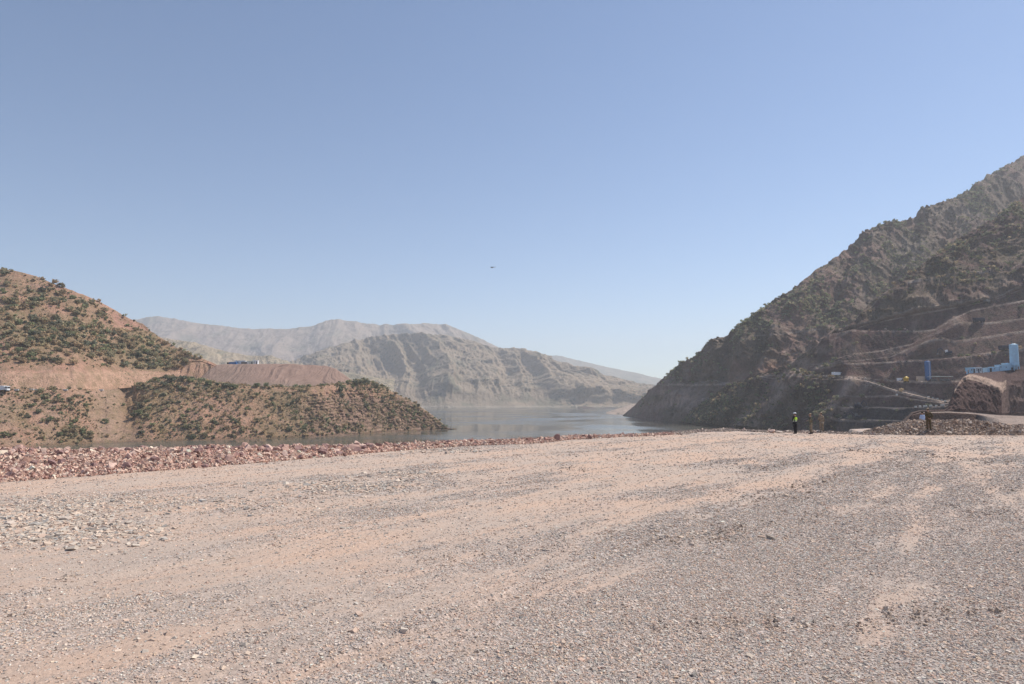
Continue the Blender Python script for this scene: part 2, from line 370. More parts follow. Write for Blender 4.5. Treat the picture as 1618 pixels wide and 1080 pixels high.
def ridges(G, lines):
    '''buttresses that stand out of the slope, along lines given where they show in the photograph'''
    sx, sy = toscreen(G); o = np.zeros(sx.shape)
    for x0, y0, x1, y1, w, a in lines:
        t = np.clip(((sx - x0) * (x1 - x0) + (sy - y0) * (y1 - y0)) / ((x1 - x0) ** 2 + (y1 - y0) ** 2), 0, 1)
        o = o + a * np.exp(-(np.hypot(sx - x0 - t * (x1 - x0), sy - y0 - t * (y1 - y0)) / w) ** 2)
    return o
def disp_right(G, T, X):
    e = np.minimum(sstep(0, 0.6, np.abs(T - 2.5) * 3 + 0.05), sstep(0, 0.6, np.abs(T - 4.5) * 3 + 0.05))
    fade = 0.25 + 0.75 * e; fade = fade * sstep(980, 1070, X)
    G2 = gully(G, T, 21.0, 0.0125, 0.005, (-0.55, -0.75, 0.2), 81, fade, 6.0, slant=0.8)
    x, y, z = G[..., 0], G[..., 1], G[..., 2]
    G2[..., 2] += fbm(x * 0.09, y * 0.09, 0 * x, 5, 83) * 1.8 * fade
    rg = ridges(G, ((1395, 365, 1345, 500, 20, 13), (1500, 330, 1440, 420, 20, 13), (1590, 270, 1530, 350, 20, 12), (1300, 440, 1245, 525, 20, 11), (1225, 490, 1180, 528, 15, 8), (1135, 560, 1130, 605, 14, 7), (1190, 540, 1168, 598, 11, 8),
                    (1240, 535, 1205, 596, 11, 8), (1060, 615, 1035, 660, 12, 5), (1345, 400, 1300, 500, 13, -8), (1450, 350, 1400, 460, 14, -9), (1215, 535, 1190, 590, 8, -6), (1160, 545, 1150, 600, 8, -6)))
    return G2 + ((crags(x, y, z, 84) + rg) * fade)[..., None] * np.array((-0.5, -0.75, 0.25))
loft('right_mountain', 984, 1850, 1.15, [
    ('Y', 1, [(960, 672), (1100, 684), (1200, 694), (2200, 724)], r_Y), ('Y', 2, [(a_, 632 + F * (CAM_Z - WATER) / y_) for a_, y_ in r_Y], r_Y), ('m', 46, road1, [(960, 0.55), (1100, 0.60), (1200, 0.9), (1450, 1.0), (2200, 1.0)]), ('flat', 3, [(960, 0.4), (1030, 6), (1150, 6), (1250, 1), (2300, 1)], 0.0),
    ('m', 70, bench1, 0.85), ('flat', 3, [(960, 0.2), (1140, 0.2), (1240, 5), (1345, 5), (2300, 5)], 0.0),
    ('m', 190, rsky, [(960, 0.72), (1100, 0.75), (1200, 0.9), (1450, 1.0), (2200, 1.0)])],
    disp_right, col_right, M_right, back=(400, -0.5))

# ---- right spur with the excavated benches and the pit
s_sky = [(1060, 676), (1078, 671), (1095, 652), (1120, 630), (1140, 615), (1170, 603), (1195, 597), (1213, 592), (1245, 580), (1270, 562), (1300, 541), (1312, 528), (1345, 521), (1375, 484), (1392, 467), (1420, 448), (1440, 432), (1480, 402), (1530, 368), (1570, 345), (1618, 309), (1750, 218), (2300, -30)]
def under_sky(pts, gap=0.6):
    s = np.array(s_sky, float)
    xs = np.unique(np.concatenate([np.array(pts, float)[:, 0], s[:, 0]]))
    y = np.interp(xs, *np.array(pts, float).T); ys = np.interp(xs, s[:, 0], s[:, 1])
    return [(a, max(b, c + gap)) for a, b, c in zip(xs, y, ys)]
s_base = [(1050, 666), (1080, 669), (1120, 672), (1160, 676), (1200, 680), (1240, 684), (1290, 690), (1400, 696), (1500, 700), (1618, 702), (2300, 740)]
P3 = under_sky([(1060, 676), (1200, 678), (1240, 682), (1290, 676), (1312, 661.5), (1355, 662.5), (1420, 665), (1500, 668), (1618, 672), (2300, 700)])
P2 = under_sky([(1060, 676), (1200, 670), (1240, 672), (1290, 655), (1310, 644), (1385, 643.5), (1415, 645), (1455, 644), (1495, 641), (1618, 640), (2300, 640)])
P1 = under_sky([(1060, 674), (1200, 660), (1240, 655), (1300, 640), (1338, 628), (1365, 626), (1415, 624.5), (1440, 630), (1495, 638), (1618, 634), (2300, 620)])
RA = under_sky([(1060, 673), (1200, 600), (1240, 600), (1345, 600), (1372, 602), (1400, 613), (1440, 623), (1490, 635), (1520, 633), (1618, 628), (2300, 610)])
PL = under_sky([(1060, 672), (1195, 597), (1213, 592.5), (1260, 591.5), (1300, 594), (1340, 596), (1372, 598.5), (1400, 600.5), (1420, 602.5), (1500, 602), (1618, 598), (2300, 560)])
B6 = under_sky([(1060, 670), (1240, 588), (1305, 581), (1329, 575), (1370, 573), (1418, 571), (1460, 569), (1518, 564), (1592, 553), (1618, 550), (2300, 440)])
D2 = under_sky([(1060, 669), (1240, 586), (1305, 578), (1329, 571), (1370, 568), (1407, 564), (1440, 549.5), (1464, 541), (1490, 536), (1510, 539), (1559, 532), (1618, 522), (2300, 410)])
D1 = under_sky([(1060, 668), (1240, 584), (1310, 575), (1329, 568), (1351, 560), (1396, 553), (1440, 544), (1464, 533), (1488, 523), (1522, 509), (1562, 509), (1618, 503), (2300, 390)])
B1 = under_sky([(1060, 667), (1290, 548), (1312, 529), (1345, 522), (1400, 523), (1440, 524), (1478, 521), (1500, 507), (1535, 490), (1618, 474), (2300, 340)])
B2 = under_sky([(1060, 667), (1345, 521), (1370, 513), (1418, 502), (1450, 495), (1473, 491), (1540, 480), (1580, 470), (1618, 455), (2300, 300)])
B4 = under_sky([(1060, 667), (1345, 521), (1392, 475), (1418, 455), (1483, 443), (1529, 435), (1577, 428), (1618, 420), (2300, 230)])
cut = lambda l=0.8, r=2.0: [(1060, 0.75), (1280, l), (1340, r), (2300, r)]
def disp_spur(G, T, X):
    t = T; fade = np.ones_like(T)
    # T is the segment count: benches and cut faces stay cleaner than the natural slopes
    right = sstep(1285, 1350, X)
    nat = sstep(19.9, 20.4, t)
    fade = lerp(1.0, lerp(0.10, 1.0, nat), right)
    fade = fade * (0.3 + 0.7 * sstep(1.0, 2.4, t))
    fade = fade * sstep(1055, 1110, X)
    G2 = gully(G, T, 12.0, 0.020, 0.007, (-0.6, -0.7, 0.2), 91, fade, 3.2, slant=0.9)
    x, y, z = G[..., 0], G[..., 1], G[..., 2]
    nn = fbm(x * 0.10, y * 0.10, z * 0.05, 5, 93)
    G2 += (nn * (0.5 + 1.3 * fade * fade))[..., None] * np.array((-0.4, -0.8, 0.35))
    rib = fbm(x * 0.4, y * 0.4, z * 0.03, 3, 94, ridged=True)       # bucket grooves down the cut faces
    rg = ridges(G, ((1512, 512, 1400, 598, 13, 6), (1345, 606, 1283, 690, 12, 8), (1262, 600, 1180, 680, 11, 8), (1205, 602, 1130, 672, 11, 5), (1305, 610, 1250, 690, 13, -7), (1228, 606, 1160, 676, 8, -5), (1350, 530, 1330, 570, 14, 4), (1600, 330, 1500, 420, 22, 8), (1480, 410, 1400, 480, 14, 6), (1400, 590, 1460, 560, 10, -3)))
    G2 += rg[..., None] * np.array((-0.45, -0.8, 0.15)) * sstep(1.0, 1.6, t)[..., None]
    G2 += (crags(x, y, z, 97) * 0.75 * fade * sstep(1.0, 2.0, t))[..., None] * np.array((-0.5, -0.75, 0.25))
    G2 += (rib * 0.5 * right * (1 - nat))[..., None] * np.array((-0.4, -0.8, 0.0))
    big = fbm((x - 0.9 * z) * 0.02, y * 0.008, z * 0.012, 3, 96)
    G2 += (big * 6.0 * right * sstep(8, 14, t))[..., None] * np.array((-0.3, -0.9, 0.0))
    return G2
def col_spur(G, T, sx, sy):
    a = nz(G, 0.03, 101); b = nz(G, 0.12, 102); c_ = nz(G, 0.5, 103, 3)
    rock = np.broadcast_to(np.array((0.125, 0.072, 0.064)), G.shape)
    c = mixc(rock, (0.185, 0.118, 0.10), sstep(-0.1, 0.5, a + 0.5 * b))
    seg = np.ceil(T - 1e-6).astype(int)
    # berms of loose pale fill left along the outer bench edges
    ft = T - np.floor(T)
    # low pit: greyer rock
    low = sstep(628, 650, sy) * sstep(1290, 1330, sx)
    c = mixc(c, (0.075, 0.068, 0.070), low * 0.9)
    nat = sstep(19.7, 20.5, T) * sstep(1300, 1345, sx) + (1 - sstep(1290, 1330, sx))
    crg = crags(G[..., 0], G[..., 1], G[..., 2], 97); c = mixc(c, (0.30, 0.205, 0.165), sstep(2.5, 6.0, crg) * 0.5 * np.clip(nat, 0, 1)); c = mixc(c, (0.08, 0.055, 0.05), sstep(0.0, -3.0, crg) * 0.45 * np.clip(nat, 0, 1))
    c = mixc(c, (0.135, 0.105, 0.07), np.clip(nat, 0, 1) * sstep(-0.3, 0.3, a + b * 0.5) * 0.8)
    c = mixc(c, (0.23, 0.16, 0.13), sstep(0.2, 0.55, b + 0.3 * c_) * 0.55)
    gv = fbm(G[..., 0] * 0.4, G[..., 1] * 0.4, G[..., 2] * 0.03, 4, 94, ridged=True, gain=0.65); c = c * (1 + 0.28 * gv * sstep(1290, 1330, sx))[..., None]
    bench = np.isin(seg, BENCH_SEGS) & (sx > 1270)
    bench2 = np.isin(seg + 1, BENCH_SEGS) & (ft > 0.90) & (sx > 1300)
    c = mixc(c, (0.42, 0.335, 0.285), (bench * 0.95 + bench2 * (0.4 + 0.9 * np.clip(b * 2, -0.6, 1))))
    plat = ((seg == PLAT_SEG) | (seg == PLAT_SEG - 2)) & (sx > 1200)
    c = mixc(c, (0.42, 0.315, 0.255), plat * 0.9)
    for (cx, cy, rx, ry, k) in ((1512, 508, 11, 7, 1.0), (1350, 556, 14, 14, 0.55), (1275, 572, 34, 7, 0.6), (1445, 513, 6, 12, 0.7), (1590, 447, 18, 7, 0.6), (1555, 468, 22, 5, 0.6),
                                (1195, 672, 8, 12, 0.8), (1235, 620, 10, 22, 0.5), (1220, 660, 8, 14, 0.6), (1470, 470, 40, 9, 0.5), (1340, 612, 22, 10, 0.5), (1320, 640, 14, 14, 0.3), (1180, 645, 14, 18, 0.6), (1165, 665, 12, 10, 0.7), (1225, 605, 22, 8, 0.6), (1255, 655, 8, 20, 0.35), (1300, 552, 14, 8, 0.5), (1420, 556, 30, 5, 0.5), (1350, 598, 30, 4, 0.8)):  # pale rock patches; those on the left spur paint in sunlit facets
        c = mixc(c, (0.42, 0.31, 0.25), blob(sx, sy, cx, cy, rx, ry) * k * (0.95 + 0.9 * b))
    c = mixc(c, (0.14, 0.13, 0.08), blob(sx, sy, 1130, 645, 45, 22) * 0.6)
    for pts, w, k in ((P3, 0.8, 0.5), (P2, 0.9, 0.6), (P1, 0.9, 0.6), (B6, 0.9, 0.6), (D2, 1.1, 0.6), (D1, 1.0, 0.5), (B1, 1.1, 0.9), (B2, 0.9, 0.6), (B4, 1.0, 0.45), (PL, 1.6, 0.9)):
        d_ = np.abs(sy - np.interp(sx, *np.array(pts, float).T)); c = mixc(c, (0.46, 0.36, 0.30), np.exp(-(d_ / w) ** 2) * k * np.clip(0.7 + 1.0 * c_ + 1.0 * b, 0, 1.2) * sstep(1300, 1325, sx) * (sy < 690))
    d_ = sy - np.interp(sx, *np.array(RA, float).T); c = mixc(c, (0.50, 0.38, 0.31), sstep(-4.5, -3.5, d_) * sstep(3.5, 2.0, d_) * sstep(1365, 1375, sx) * sstep(1505, 1495, sx) * 0.95)
    d_ = np.abs(sy - np.interp(sx, [1195, 1213, 1260, 1300], [597, 593, 592, 594])); c = mixc(c, (0.44, 0.34, 0.28), np.exp(-(d_ / 1.6) ** 2) * (sx > 1190) * (sx < 1310) * 0.9)
    for (x0_, y0_, x1_, y1_, w, k) in ((1345, 605, 1285, 685, 7, 0.55), (1262, 598, 1185, 672, 6, 0.7), (1230, 600, 1165, 668, 5, 0.5), (1310, 576, 1240, 588, 5, 0.7), (1372, 608, 1330, 650, 6, 0.5)):  # sunlight on the ridge crests, painted into the colour
        tt = np.clip(((sx - x0_) * (x1_ - x0_) + (sy - y0_) * (y1_ - y0_)) / ((x1_ - x0_) ** 2 + (y1_ - y0_) ** 2), 0, 1)
        d_ = np.hypot(sx - x0_ - tt * (x1_ - x0_), sy - y0_ - tt * (y1_ - y0_)); c = mixc(c, (0.50, 0.375, 0.31), np.exp(-(d_ / w) ** 2) * k * (1.0 + 1.3 * b))
    return c
W4 = lambda w, l=0.2: [(1060, 0.1), (1290, l), (1330, w), (2300, w)]
spur_curves = [('under', 1, s_base), ('water', 2, s_base),
    ('m', 12, P3, cut()), ('flat', 3, W4(4), 0.0), ('m', 12, P2, cut()), ('flat', 3, W4(6), 0.0), ('m', 12, P1, cut()), ('flat', 3, W4(4), 0.0),
    ('m', 12, RA, cut(0.85, 1.5)), ('flat', 3, [(1060, 0.1), (1200, 0.1), (1260, 2), (1345, 3), (1376, 12), (1500, 9), (2300, 9)], 0.5),
    ('m', 10, PL, cut(0.85, 1.7)), ('flat', 4, [(1060, 0.1), (1195, 0.3), (1260, 9), (1340, 14), (1420, 22), (1500, 26), (2300, 26)], 0.0),
    ('m', 16, B6, cut(0.7, 1.6)), ('flat', 2, W4(4), 0.0), ('m', 12, D2, cut(0.7, 1.4)), ('flat', 2, W4(4), 0.0), ('m', 10, D1, cut(0.7, 1.4)), ('flat', 2, W4(4), 0.0),
    ('m', 16, B1, cut(0.7, 1.5)), ('flat', 3, W4(6), 0.0), ('m', 14, B2, cut(0.7, 1.3)), ('flat', 2, W4(4), 0.0), ('m', 22, B4, cut(0.7, 1.05)), ('flat', 2, W4(3), 0.0),
    ('m', 90, s_sky, 0.75)]
BENCH_SEGS = [i for i, c in enumerate(spur_curves) if c[0] == 'flat']
PLAT_SEG = 11
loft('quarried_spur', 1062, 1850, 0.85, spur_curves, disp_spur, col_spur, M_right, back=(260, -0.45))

# ---- nearer knoll, cut wall and the shelf with the site cabins
def disp_knoll(G, T, X):
    x, y, z = G[..., 0], G[..., 1], G[..., 2]
    k = 0.5 + 0.5 * sstep(1.9, 2.1, T) - 0.3 * ((T > 1) & (T < 2))
    n = fbm((x - 0.7 * z) * 0.11, y * 0.11, z * 0.09, 6, 111, ridged=True, gain=0.62)
    g = fbm(x * 0.5, y * 0.5, z * 0.06, 4, 113, ridged=True)
    wall = ((T > 2.05) & (T < 4.0)) * 1.0
    return G + (n * 2.2 * k * (0.25 + 0.75 * wall) + g * 0.6 * wall)[..., None] * np.array((-0.3, -0.9, 0.2))
def col_knoll(G, T, sx, sy):
    a = nz(G, 0.05, 121); b = nz(G, 0.3, 122)
    c = mixc(np.broadcast_to(np.array((0.092, 0.055, 0.050)), G.shape), (0.13, 0.080, 0.070), 0.5 + a + 0.5 * b)
    c = mixc(c, (0.20, 0.14, 0.12), ((sx > 1583) & (T > 2) & (T < 3)) * 0.6)
    c = mixc(c, (0.46, 0.36, 0.30), ((T > 1.0) & (T <= 2.0)) * (0.75 + 0.5 * b) * sstep(1446, 1456, sx)); c = mixc(c, (0.13, 0.085, 0.072), (T <= 1.0) * sstep(1562, 1535, sx)); c = mixc(c, (0.46, 0.36, 0.30), (T <= 1.0) * sstep(1535, 1562, sx))
    c = mixc(c, (0.46, 0.34, 0.27), ((T > 4.02)) * 0.85 * sstep(1508, 1516, sx)); c = mixc(c, (0.13, 0.09, 0.075), (T > 1.3) * sstep(1475, 1440, sx))
    top = ((T > 2.9) & (T < 3.35) & (sx > 1508) & (sx < 1590)) * 1.0
    c = mixc(c, (0.50, 0.36, 0.28), top * (0.75 + b))
    c = mixc(c, (0.09, 0.06, 0.05), (np.abs(sx - (1618 - (sy - 600) * 0.42)) < 1.6) * ((T > 2) & (T < 3)) * 0.7)
    return c
loft('cut_knoll', 1400, 1850, 0.7, [
    ('Y', 1, [(1400, 692), (1500, 692), (1545, 688), (1580, 679), (1618, 675.2), (2100, 675.2)], [(1400, 147), (1500, 147), (1545, 146), (1556, 120), (1580, 73), (1618, 69), (2100, 69)]),
    ('Y', 14, [(1400, 690), (1425, 672), (1440, 656), (1455, 652), (1500, 651.5), (1545, 654.5), (1580, 661.5), (1618, 661.5), (2100, 661.5)], [(1400, 150), (1545, 150), (1580, 105), (1618, 105), (2100, 105)]),
    ('Y', 10, [(1400, 689), (1425, 671), (1440, 655), (1455, 650.8), (1500, 650), (1545, 653), (1580, 656), (1618, 657), (2100, 657)], [(1400, 205), (1450, 208), (1500, 214), (1545, 219), (1575, 223), (1583, 228), (1589, 266), (1618, 270), (2100, 270)]),
    ('Y', 44, [(1400, 688.5), (1425, 670.5), (1440, 654.5), (1455, 650.3), (1492, 649.5), (1497, 645), (1502, 630), (1507, 617), (1514, 605), (1521, 597), (1530, 593), (1542, 596), (1560, 605), (1575, 614), (1583, 618), (1586, 612), (1600, 609), (1618, 606), (2100, 590)],
        [(1400, 207), (1450, 210), (1495, 217), (1505, 222), (1530, 230), (1560, 229), (1583, 231), (1589, 270), (1618, 275), (2100, 275)]),
    ('Y', 16, [(1400, 688), (1425, 670), (1440, 654), (1455, 650), (1492, 649), (1497, 644.5), (1502, 629.5), (1507, 616.5), (1514, 604), (1521, 595.5), (1530, 590.5), (1540, 589.5), (1560, 588), (1595, 584.5), (1608, 583), (1618, 577), (1660, 570), (2100, 540)],
        [(1400, 210), (1455, 216), (1497, 226), (1520, 262), (1530, 290), (1618, 294), (2100, 298)]),
    ('flat', 6, 34, 0.0)],
    disp_knoll, col_knoll, M_cut, back=(30, -1.6), smooth=True, sig=2.5)

# ---- left hill, promontory, spoil heap
l_base = [(-500, 745), (-200, 722), (0, 708), (100, 703), (200, 698), (300, 696), (400, 693), (500, 690), (600, 684), (650, 681), (690, 679), (708, 678), (725, 677.5)]
edge = [(-500, 618), (0, 613), (60, 616), (160, 616), (205, 612), (232, 606), (250, 600), (262, 597), (300, 599), (350, 607), (400, 611), (480, 612), (545, 606), (575, 600), (605, 611), (635, 627), (655, 637), (675, 650), (690, 661), (700, 670), (709, 677), (725, 677.4)]
def gul_rib(x, z):
    return fbm(x * 0.16 + 0.5 * vnoise(z * 0.15, 0, 0, 3), 0 * x, z * 0.03, 5, 133, ridged=True, gain=0.65)
def disp_left(G, T, X):
    x, y, z = G[..., 0], G[..., 1], G[..., 2]
    fade = (0.35 + 0.65 * sstep(0.95, 1.25, T)) * (1 - 0.75 * sstep(1.8, 2.02, T)) * sstep(728, 690, X)
    G2 = gully(G, T, 3.2, 0.06, 0.02, (0.3, -0.85, 0.25), 131, fade, 0.9)
    gl = sstep(130, 165, X) * sstep(232, 205, X)             # washed-out gully west of the promontory
    G2[..., 1] += gl * (5 + 3 * vnoise(X * 0.07, 0 * X, 0 * X, 5)) * sstep(1.0, 1.4, T) * (1 - sstep(1.95, 2.1, T))
    rib = gul_rib(x, z)
    G2[..., 1] -= rib * 2.6 * gl * sstep(1.0, 1.4, T)
    st = sstep(430, 520, X) * (1 - sstep(1.8, 2.0, T)) * sstep(1.0, 1.2, T)    # ledges of bedded rock
    ph = z * 0.55 + 1.1 * fbm(x * 0.04, y * 0.04, z * 0.1, 3, 135)
    saw = ph - np.floor(ph)
    G2[..., 1] -= st * (saw - 0.5) * 2.3
    G2[..., 1] -= st * fbm(x * 0.3, y * 0.3, z * 0.5, 5, 137, gain=0.65) * 2.2
    return G2
def col_left(G, T, sx, sy):
    a = nz(G, 0.04, 141); b = nz(G, 0.16, 142); d = nz(G, 0.6, 143, 3)
    c = mixc(np.broadcast_to(np.array((0.44, 0.26, 0.18)), G.shape), (0.34, 0.225, 0.135), sstep(-0.2, 0.35, a + 0.5 * b))
    c = mixc(c, (0.40, 0.26, 0.185), sstep(0.15, 0.5, b) * 0.7)
    c = mixc(c, (0.36, 0.27, 0.22), sstep(0.05, 0.5, d) * 0.3)
    c = mixc(c, (0.225, 0.18, 0.105), sstep(-0.15, 0.3, nz(G, 0.07, 303, 3)) * 0.42)
    gl = sstep(130, 165, sx) * sstep(235, 205, sx)
    c = mixc(c, (0.38, 0.255, 0.185), gl * 0.8)
    c = mixc(c, (0.27, 0.185, 0.14), gl * sstep(0.0, 0.6, -gul_rib(G[..., 0], G[..., 2])) * 0.6)
    c = mixc(c, (0.34, 0.20, 0.10), blob(sx, sy, 212, 640, 18, 40) * 0.7)
    c = mixc(c, (0.42, 0.285, 0.215), blob(sx, sy, 75, 660, 16, 45) * 0.5 + blob(sx, sy, 8, 650, 18, 50) * 0.5)
    x, y, z = G[..., 0], G[..., 1], G[..., 2]
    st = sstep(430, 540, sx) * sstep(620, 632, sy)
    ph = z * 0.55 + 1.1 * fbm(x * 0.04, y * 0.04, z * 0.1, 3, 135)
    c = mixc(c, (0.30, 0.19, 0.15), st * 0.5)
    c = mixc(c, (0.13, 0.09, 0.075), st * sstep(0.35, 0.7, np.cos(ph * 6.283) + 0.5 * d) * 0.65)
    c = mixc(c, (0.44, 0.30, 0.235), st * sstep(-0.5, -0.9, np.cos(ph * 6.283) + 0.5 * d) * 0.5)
    top = ((T > 2.02)) * 1.0
    c = mixc(c, (0.43, 0.29, 0.185), top * 0.75)
    wet = sstep(1.6, 0.2, z - WATER); c = c * (1 - 0.35 * wet[..., None])
    return c
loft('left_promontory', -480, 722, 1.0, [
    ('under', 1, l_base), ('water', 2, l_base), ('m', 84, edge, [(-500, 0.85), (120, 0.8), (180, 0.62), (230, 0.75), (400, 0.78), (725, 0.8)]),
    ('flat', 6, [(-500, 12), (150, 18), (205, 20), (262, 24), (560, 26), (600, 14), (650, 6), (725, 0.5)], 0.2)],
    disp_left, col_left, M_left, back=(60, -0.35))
hill_sky = [(-500, 210), (-150, 360), (-60, 402), (0, 424), (30, 428), (60, 436), (85, 447), (120, 460), (150, 472), (170, 482), (195, 497), (205, 503), (225, 511), (240, 524), (265, 540), (290, 555), (310, 562), (330, 570), (345, 577), (360, 590)]
hill_base = [(-500, 618), (0, 613), (60, 616), (160, 616), (205, 612), (240, 606), (262, 604), (300, 603), (340, 600), (360, 598)]
hill_cut = [(-500, 600), (0, 596), (40, 594), (60, 596), (80, 594), (110, 594), (117, 590), (124, 592), (160, 591), (240, 590), (262, 592), (285, 588), (300, 574), (318, 572), (335, 578), (345, 582), (360, 597)]
HY = [(-500, 320), (0, 320), (100, 341), (130, 352), (160, 368), (205, 392), (240, 406), (262, 414), (300, 424), (360, 432)]
def disp_hill(G, T, X):
    T = T - 1
    fade = lerp(0.10, 1.0, sstep(1.0, 1.25, T)) * sstep(362, 300, X)
    G2 = gully(G, T, 5.0, 0.032, 0.012, (0.3, -0.85, 0.3), 151, fade, 0.9)
    x, y, z = G[..., 0], G[..., 1], G[..., 2]
    G2[..., 1] -= fbm(x * 0.28, y * 0.1, z * 0.04, 5, 153, ridged=True, gain=0.65) * 1.3 * (1 - sstep(1.0, 1.1, T))
    G2[..., 2] += fbm(x * 0.07, y * 0.07, z * 0.07, 5, 155) * 1.5 * fade
    return G2
def col_hill(G, T, sx, sy):
    T = T - 1
    a = nz(G, 0.03, 161); b = nz(G, 0.14, 162); d = nz(G, 0.5, 163, 3)
    c = mixc(np.broadcast_to(np.array((0.46, 0.262, 0.19)), G.shape), (0.34, 0.225, 0.14), sstep(-0.1, 0.4, a + 0.5 * b))
    c = mixc(c, (0.48, 0.30, 0.225), sstep(0.1, 0.5, b - 0.3 * a) * 0.8)
    c = mixc(c, (0.215, 0.18, 0.10), sstep(-0.15, 0.3, nz(G, 0.05, 301, 3)) * 0.40 * (T > 1.05))
    c = mixc(c, (0.17, 0.165, 0.085), (blob(sx, sy, 90, 530, 70, 28) + blob(sx, sy, 190, 555, 60, 20) + blob(sx, sy, 250, 575, 40, 12)) * 0.55)
    c = mixc(c, (0.37, 0.205, 0.16), blob(sx, sy, 190, 505, 40, 9) * 0.6 + blob(sx, sy, 50, 455, 35, 5) * 0.5)
    cutf = 1 - sstep(1.0, 1.06, T)
    c = mixc(c, (0.52, 0.335, 0.235), cutf * (0.85 + 0.4 * d))
    c = mixc(c, (0.36, 0.22, 0.16), cutf * sstep(-0.05, 0.4, -fbm(G[..., 0] * 0.28, G[..., 1] * 0.1, G[..., 2] * 0.04, 5, 153, ridged=True, gain=0.65)) * 0.7)
    c = mixc(c, (0.55, 0.33, 0.23), blob(sx, sy, 305, 585, 22, 12) * 0.8)
    return c
loft('left_hill', -480, 360, 1.0, [
    ('Y', 1, [(a_, b_ + 6) for a_, b_ in hill_base], HY), ('Y', 1, hill_base, HY),
    ('m', 12, hill_cut, 1.6), ('m', 110, hill_sky, 0.72)],
    disp_hill, col_hill, M_left, back=(160, -0.45))
def spoil_rib(x, z):
    w = 1.6 * fbm(x * 0.06, z * 0.09, 0 * x, 3, 174)
    return fbm((x - z * 0.25) * 0.20 + w, 0 * x, z * 0.05, 5, 171, ridged=True, gain=0.65)
def disp_spoil(G, T, X):
    x, y, z = G[..., 0], G[..., 1], G[..., 2]
    k = sstep(-0.02, 0.1, T) * (1 - 0.9 * sstep(0.93, 1.02, T))
    r = spoil_rib(x, z)
    G2 = G.copy(); G2[..., 1] -= r * 1.4 * k; G2[..., 2] += fbm(x * 0.2, y * 0.2, z * 0.2, 4, 172) * 0.3
    return G2
def col_spoil(G, T, sx, sy):
    x, y, z = G[..., 0], G[..., 1], G[..., 2]
    a = nz(G, 0.03, 181); r = spoil_rib(x, z)
    c = mixc(np.broadcast_to(np.array((0.265, 0.19, 0.155)), G.shape), (0.31, 0.205, 0.165), sstep(360, 420, sx) * 0.8)
    c = mixc(c, (0.33, 0.225, 0.18), sstep(-0.1, 0.6, r) * 0.4)
    c = mixc(c, (0.21, 0.18, 0.14), blob(sx, sy, 430, 610, 60, 6) * 0.5)
    return mixc(c, (0.36, 0.27, 0.21), (T > 1.02) * 1.0)
loft('spoil_heap', 296, 582, 0.8, [
    ('Y', 1, [(296, 611), (330, 612), (480, 615), (582, 611)], [(296, 410), (440, 420), (582, 452)]),
    ('Y', 60, [(296, 610), (315, 598), (333, 582), (343, 576.5), (352, 575), (460, 574.5), (480, 576), (515, 577.5), (530, 582), (545, 592), (560, 603), (568, 609), (582, 610.5)], [(296, 411), (343, 434), (480, 452), (515, 461), (540, 460), (568, 453), (582, 453)]),
    ('flat', 6, [(296, 1), (330, 40), (345, 60), (515, 60), (560, 20), (582, 1)], 0.0)],
    disp_spoil, col_spoil, M_spoil, back=(40, -0.8))

# small far shore features
def far_lump(name, pts, Y, depth, col, mat):
    xs = np.linspace(pts[0][0], pts[-1][0], 40); rows = []
    for t in np.linspace(0, 1, 9):
        py = curve(pts, xs); base = [pdir(x, 642.5)[1] for x in xs]
        a, b = pdir(xs, py); h = CAM_Z + b * Y - WATER
        yy = Y + depth * t; rows.append(np.stack([a * yy, np.full_like(xs, yy), WATER - 0.5 + (h + 0.5) * np.sin(t * math.pi) ** 0.7], 1))
    G = np.stack(rows, 0); G[..., 2] += fbm(G[..., 0] * 0.05, G[..., 1] * 0.05, 0 * G[..., 0], 4, 5) * 0.8
    ny, nx = G.shape[:2]; idx = np.arange(ny * nx).reshape(ny, nx)
    f = np.stack([idx[:-1, :-1], idx[:-1, 1:], idx[1:, 1:], idx[1:, :-1]], -1).reshape(-1, 4)
    c = np.broadcast_to(np.array(col), G.shape).reshape(-1, 3)
    tag(mesh_np(name, G.reshape(-1, 3), f, 4, mat, c, smooth=True), kind='structure')
far_lump('rock_islet', [(912, 645), (918, 641.5), (930, 642), (944, 645)], 1690, 60, (0.13, 0.09, 0.08), M_far)
far_lump('rock_islet', [(946, 645), (956, 643.2), (968, 643), (980, 645)], 1690, 60, (0.12, 0.10, 0.09), M_far)
far_lump('pale_landing', [(958, 653), (968, 649), (985, 643), (1002, 638), (1015, 638), (1030, 645)], 1010, 160, (0.44, 0.35, 0.29), M_far)

# ---------------------------------------------------------------- the lake
m, n, b = new_mat('lake_water'); L = n.links.new
tc = nd(n, 'ShaderNodeTexCoord'); mp = nd(n, 'ShaderNodeMapping'); L(tc.outputs['Object'], mp.inputs[0])
n1 = nd(n, 'ShaderNodeTexNoise', Scale=0.7, Detail=4.0, Roughness=0.6); L(mp.outputs[0], n1.inputs['Vector'])
n2 = nd(n, 'ShaderNodeTexNoise', Scale=0.011, Detail=4.0, Roughness=0.55, Distortion=0.6); L(mp.outputs[0], n2.inputs['Vector'])
mr = nd(n, 'ShaderNodeMapRange'); mr.inputs[1].default_value = 0.42; mr.inputs[2].default_value = 0.62; mr.inputs[3].default_value = 0.06; mr.inputs[4].default_value = 0.22
L(n2.outputs[0], mr.inputs[0]); L(mr.outputs[0], b.inputs['Roughness'])
mr3 = nd(n, 'ShaderNodeMapRange'); mr3.inputs[1].default_value = 0.42; mr3.inputs[2].default_value = 0.62; mr3.inputs[3].default_value = 0.08; mr3.inputs[4].default_value = 0.4
L(n2.outputs[0], mr3.inputs[0])
b.inputs['Base Color'].default_value = (0.105, 0.10, 0.08, 1); b.inputs['IOR'].default_value = 1.33; b.inputs['Specular IOR Level'].default_value = 0.5
